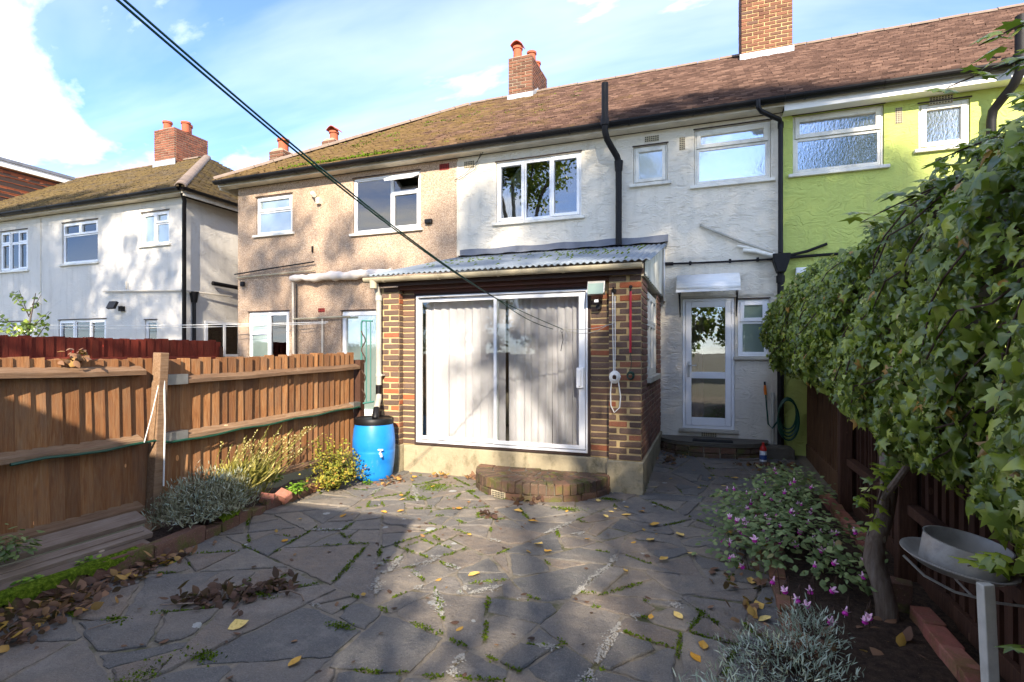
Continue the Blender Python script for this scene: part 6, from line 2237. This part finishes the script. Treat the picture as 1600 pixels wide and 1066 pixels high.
def tree(name, label, base, trunk_h, blobs, nleaf, lsize, holes=0.0):
    t = empty(name, base, label, 'tree', None)
    bx, by, bz = base
    m = MB()
    top_ = Vector((bx, by, trunk_h))
    m.tube([(bx, by, -.1), (bx + .05, by, trunk_h * .5), top_], [.32, .25, .2], 10)
    for (c, r) in blobs:
        c = Vector(c)
        m.tube([top_ - Vector((0, 0, trunk_h * .25 * random.random())), top_.lerp(c, .5) + Vector((random.uniform(-.5, .5), random.uniform(-.5, .5), .4)), c], [.14, .09, .04], 7)
        for k in range(5):
            e = c + Vector((random.uniform(-1, 1) * r[0], random.uniform(-1, 1) * r[1], random.uniform(-.6, 1) * r[2])) * .8
            m.tube([c, c.lerp(e, .6) + Vector((0, 0, .1)), e], [.04, .025, .01], 5)
    m.build('trunk', 'bark', t, True)
    tot = sum(r[0] * r[1] * r[2] for _, r in blobs)
    PP = []; DD = []
    for (c, r) in blobs:
        k = int(nleaf * r[0] * r[1] * r[2] / tot)
        # clumped leaves
        nc = max(6, k // 60)
        C, dC = ell_points(c, r, nc, .3)
        ids = rng.integers(0, nc, k)
        P = C[ids] + rng.normal(size=(k, 3)) * .26
        PP.append(P); DD.append(dC[ids])
    P = np.concatenate(PP); d = np.concatenate(DD); n = len(P)
    leaf_cloud('crown', 'tree_leaf', t, P, rnd(n) + np.array((0, 0, .3)), rnd(n) + d * .4, rng.uniform(lsize * .6, lsize * 1.3, n), rng.random(n), QUADLEAF)


random.seed(2)
tree('ash_tree', 'tall leafy tree standing behind the camera to the right', (5.2, -8.0, 0), 5.0,
     [((5.40, -7.2, 8.4), (1.9, 1.6, 2.2)),  ((7.40, -7.5, 11.4), (2.2, 1.7, 2.2)), ((2.5, -7.0, 4.75), (1.9, 1.2, .80)), ((5.40, -7.0, 5.6), (1.6, 1.4, 1.4)), ((2.80, -7.1, 9.3), (.85, .8, .6)), ((7.90, -7.6, 6.4), (1.8, 1.6, 1.8)), ((5.90, -7.4, 14.0), (2.2, 1.6, 1.4)), ((1.50, -6.9, 4.7), (.8, .8, .6))], 30000, .17)
tree('ash_tree', 'tall leafy tree standing behind the camera to the left', (-9.5, -9.0, 0), 5.5,
     [((-6.10, -8.3, 12.8), (1.4, 1.3, 2.2)), ((-8.30, -8.5, 12.0), (1.9, 1.6, 2.6)), ((-10.80, -8.5, 12.4), (2.2, 1.7, 2.8)), ((-13.30, -8.6, 12.6), (2.2, 1.6, 2.6)), ((-9.50, -8.6, 15.0), (2.6, 1.5, 1.4))], 21000, .2)
tree('ash_tree', 'very tall airy tree standing well behind the camera', (7.0, -17.0, 0), 11.0,
     [((6.10, -17, 18.0), (2.0, 1.8, 1.8)), ((8.50, -17, 18.6), (2.2, 1.8, 1.9)), ((10.90, -17, 17.8), (2.0, 1.8, 1.8)), ((7.90, -17, 15.9), (1.8, 1.6, 1.2))], 6500, .2)
tree('ash_tree', 'slim sparse tree standing behind the shed', (-2.6, -8.6, 0), 6.0,
     [((-2.90, -8.2, 10.4), (1.5, 1.2, 1.1)), ((-1.10, -8.2, 11.8), (1.3, 1.1, 1.0)), ((-4.40, -8.4, 12.0), (1.3, 1.1, 1.0)), ((-4.90, -8.6, 9.4), (1.0, .9, .9)), ((-2.10, -8.2, 13.4), (1.5, 1.1, 1.0)), ((-0.10, -8.2, 13.0), (1.1, 1.0, 1.2)), ((-3.70, -8.3, 14.0), (1.1, 1.0, .8))], 4600, .18)

# ================================================================== fallen leaves
for k, (x, y, hgt) in enumerate(((-24, -24, 7.5), (-17, -23, 8.5), (-10, -24, 8.0), (-3.5, -23, 8.5), (3.5, -24, 7.5), (10, -23, 8.0), (17, -25, 8.5))):
    tree('garden_tree', ('first', 'second', 'third', 'fourth', 'fifth', 'sixth', 'seventh')[k] + ' from the left in the tree row far behind the camera', (x, y, 0), 3.0,
         [((x - 1.6, y, hgt * .5), (2.4, 1.6, hgt * .25)), ((x + 1.7, y + .4, hgt * .45), (2.4, 1.6, hgt * .24)), ((x, y, hgt * .75), (2.3, 1.6, hgt * .22))], 6500, .32)
random.seed(19)
def fallen_mesh(mat, k):
    out_ = [(0, -.5), (.24, -.3), (.36, 0), (.22, .32), (0, .55), (-.22, .32), (-.36, 0), (-.24, -.3)]
    c1, c2 = random.uniform(.2, 1.6), random.uniform(-.5, 1.0)
    V = [(0, 0, 0.02)] + [(x * random.uniform(.8, 1.2), y_, c1 * x * x + c2 * y_ * y_ * .5 + random.uniform(-.02, .04)) for x, y_ in out_]
    F = [(0, 1 + i, 1 + (i + 1) % 8) for i in range(8)]
    V += [(0, -.5, .02), (.02, -.5, .02), (.05, -.85, .06)]
    F.append((9, 10, 11))
    mn = min(v[2] for v in V)
    V = [(x, y_, z - mn) for x, y_, z in V]
    me = bpy.data.meshes.new('leaf'); me.from_pydata(V, [], F); me.materials.append(MATS[mat]); me.update()
    return me
YM = [fallen_mesh('fallen_yellow', k) for k in range(5)]
BM_ = [fallen_mesh('fallen_brown', k) for k in range(5)]
def drop(name, me, x, y, s, label, group):
    o = bpy.data.objects.new(name, me)
    o.location = (x, y, gz(x, y) + .021); o.rotation_euler = (random.uniform(-.2, .2), random.uniform(-.2, .2), random.uniform(0, 6.28)); o.scale = (s, s, s)
    col.objects.link(o); props(o, label, 'leaf', group)
ylab = 'small yellow fallen leaf lying on the grey crazy paving'
blab = 'small brown curled leaf lying on the grey crazy paving'
spots = [(-.28, 3.3), (-.12, 3.35), (-.05, 2.95), (.0, 3.05), (.1, 2.62), (-.55, 3.95), (-1.0, 4.4), (-1.15, 4.1), (-.95, 5.1), (-.85, 5.3), (-.7, 5.2), (-.6, 5.45), (-.75, 5.5), (-.9, 5.42), (-1.1, 5.6), (-.5, 5.0), (-.45, 4.6), (-.35, 4.2), (-.2, 4.8), (-.15, 4.4), (-3.6, 4.0), (-3.3, 4.3), (-3.05, 4.5), (-2.9, 4.6), (-3.35, 3.5), (-3.1, 5.0), (-3.2, 5.1), (-3.45, 5.8), (-3.4, 5.75), (-3.5, 5.85), (-3.0, 5.55), (-2.4, 4.9), (-1.75, 5.0), (-1.5, 4.7), (-1.3, 4.2), (-1.9, 4.2), (.05, 7.0), (.2, 6.7), (-.2, 7.3), (.35, 7.1), (-.1, 6.5), (.15, 5.0), (.2, 4.2), (.28, 4.05), (.3, 3.7), (-2.55, 2.35), (-1.95, 2.2), (-1.55, 3.45), (.32, 3.45), (.38, 3.2)]
for (x, y) in spots:
    where = ('on the shady path before the back door' if y > 6.1 else 'beside the blue water butt' if x < -2.8 and y > 4.8 else 'in the sunny paving before the yellow bush' if x < -2.2 and y > 3.2 else 'on the bare left foreground paving' if x < -1.4 and y < 3.6 else 'on the paving around the brick step' if x < -.4 and y > 4.3 else 'beside the fuchsia bed' if x > .1 else 'on the open paving right of centre')
    drop('fallen_leaf', random.choice(YM), x + random.uniform(-.05, .05), y + random.uniform(-.05, .05), random.uniform(.045, .11), 'small yellow fallen leaf ' + where, 'yellow leaves ' + where)
PB = []
for k in range(170):
    while True:
        x, y = random.uniform(-3.9, .9), random.uniform(1.4, 8.0)
        if inpatio(x, y) and math.hypot(x + 1.86, y - 6.19) > .9: break
    PB.append((x, y, gz(x, y) + .02))
PB = np.array(PB); n = len(PB)
o = leaf_cloud('leaf_litter', 'brown_leaf', None, PB, rnd(n) * .3 + np.array((0, 0, 1)), rnd(n) * np.array((1, 1, .1)), rng.uniform(.025, .06, n), rng.random(n), OVATE, 'stuff')
props(o, 'tiny brown leaves strewn thinly over the whole patio', 'leaf litter')


def litter(name, pts, n, size, label, h=.03, tone=(0, 1), spreadn=.06):
    P = []
    for k in range(n):
        i = random.randrange(len(pts)); cx, cy, sx, sy = pts[i]
        x, y = random.gauss(cx, sx), random.gauss(cy, sy)
        P.append((x, y, gz(x, y) + .02 + abs(random.gauss(0, h))))
    P = np.array(P)
    o = leaf_cloud(name, 'brown_leaf', None, P, rnd(n) * .9 + np.array((0, 0, .8)), rnd(n) * np.array((1, 1, .4)), rng.uniform(size * .6, size * 1.4, n), rng.uniform(tone[0], tone[1], n), OVATE, 'stuff')
    props(o, label, 'leaf litter')
litter('leaf_litter', [(-3.84, 1.9, .07, .15), (-3.83, 2.2, .06, .15), (-3.82, 2.5, .05, .14), (-3.84, 2.8, .035, .12), (-3.7, 2.1, .1, .15), (-3.85, 1.6, .08, .15), (-3.62, 1.85, .08, .1)], 520, .065, 'drift of brown leaves along the mossy kerb on the left', .025, (.1, 1))
litter('leaf_litter', [(-2.95, 2.55, .10, .06), (-2.82, 2.66, .08, .06), (-2.72, 2.82, .06, .06), (-3.05, 2.45, .07, .05)], 190, .065, 'heap of dark curled leaves on the paving near the left bed', .03, (0, .45))
litter('leaf_litter', [(-2.0, 4.75, .09, .05), (-1.75, 5.3, .08, .04)], 36, .07, 'few dark dead leaves on the paving before the brick step', .02, (0, .5))
litter('leaf_litter', [(-.45, 8.0, .1, .08), (-.5, 7.7, .08, .08), (.55, 7.75, .14, .06), (.95, 7.9, .12, .08), (.8, 7.5, .1, .12), (1.0, 7.2, .1, .15)], 190, .06, 'brown leaves gathered around the back door step', .02, (.2, 1))
litter('leaf_litter', [(-3.7, 5.5, .05, .06), (-3.6, 5.7, .06, .06), (-3.2, 6.05, .06, .03), (-2.75, 6.08, .05, .03)], 80, .06, 'brown leaves at the foot of the blue water butt', .02, (.3, 1))
litter('leaf_litter', [(.25, 4.0, .12, .15), (.3, 3.6, .1, .14), (.35, 4.5, .1, .2), (.5, 3.2, .12, .12), (.9, 3.5, .1, .15)], 110, .075, 'brown and tan leaves under the fuchsia at the edge of the paving', .02, (.4, 1))
# twigs
for pts, r_, lab in (([(-2.62, 2.72, .04), (-2.55, 2.75, .05), (-2.45, 2.74, .04), (-2.40, 2.70, .03)], .006, 'pale bent twig at the right end of the heap of dark leaves'),
                     ([(-3.2, 2.35, .03), (-3.1, 2.38, .035), (-3.0, 2.42, .04)], .005, 'pale twig at the left end of the heap of dark leaves'),
                     ([(-3.3, 2.0, .03), (-3.22, 2.12, .04)], .004, 'short twig on the paving beside the drift of brown leaves')):
    o = MB().tube(pts, r_, 5).build('twig', 'old_board', None, True); props(o, lab, 'twig')
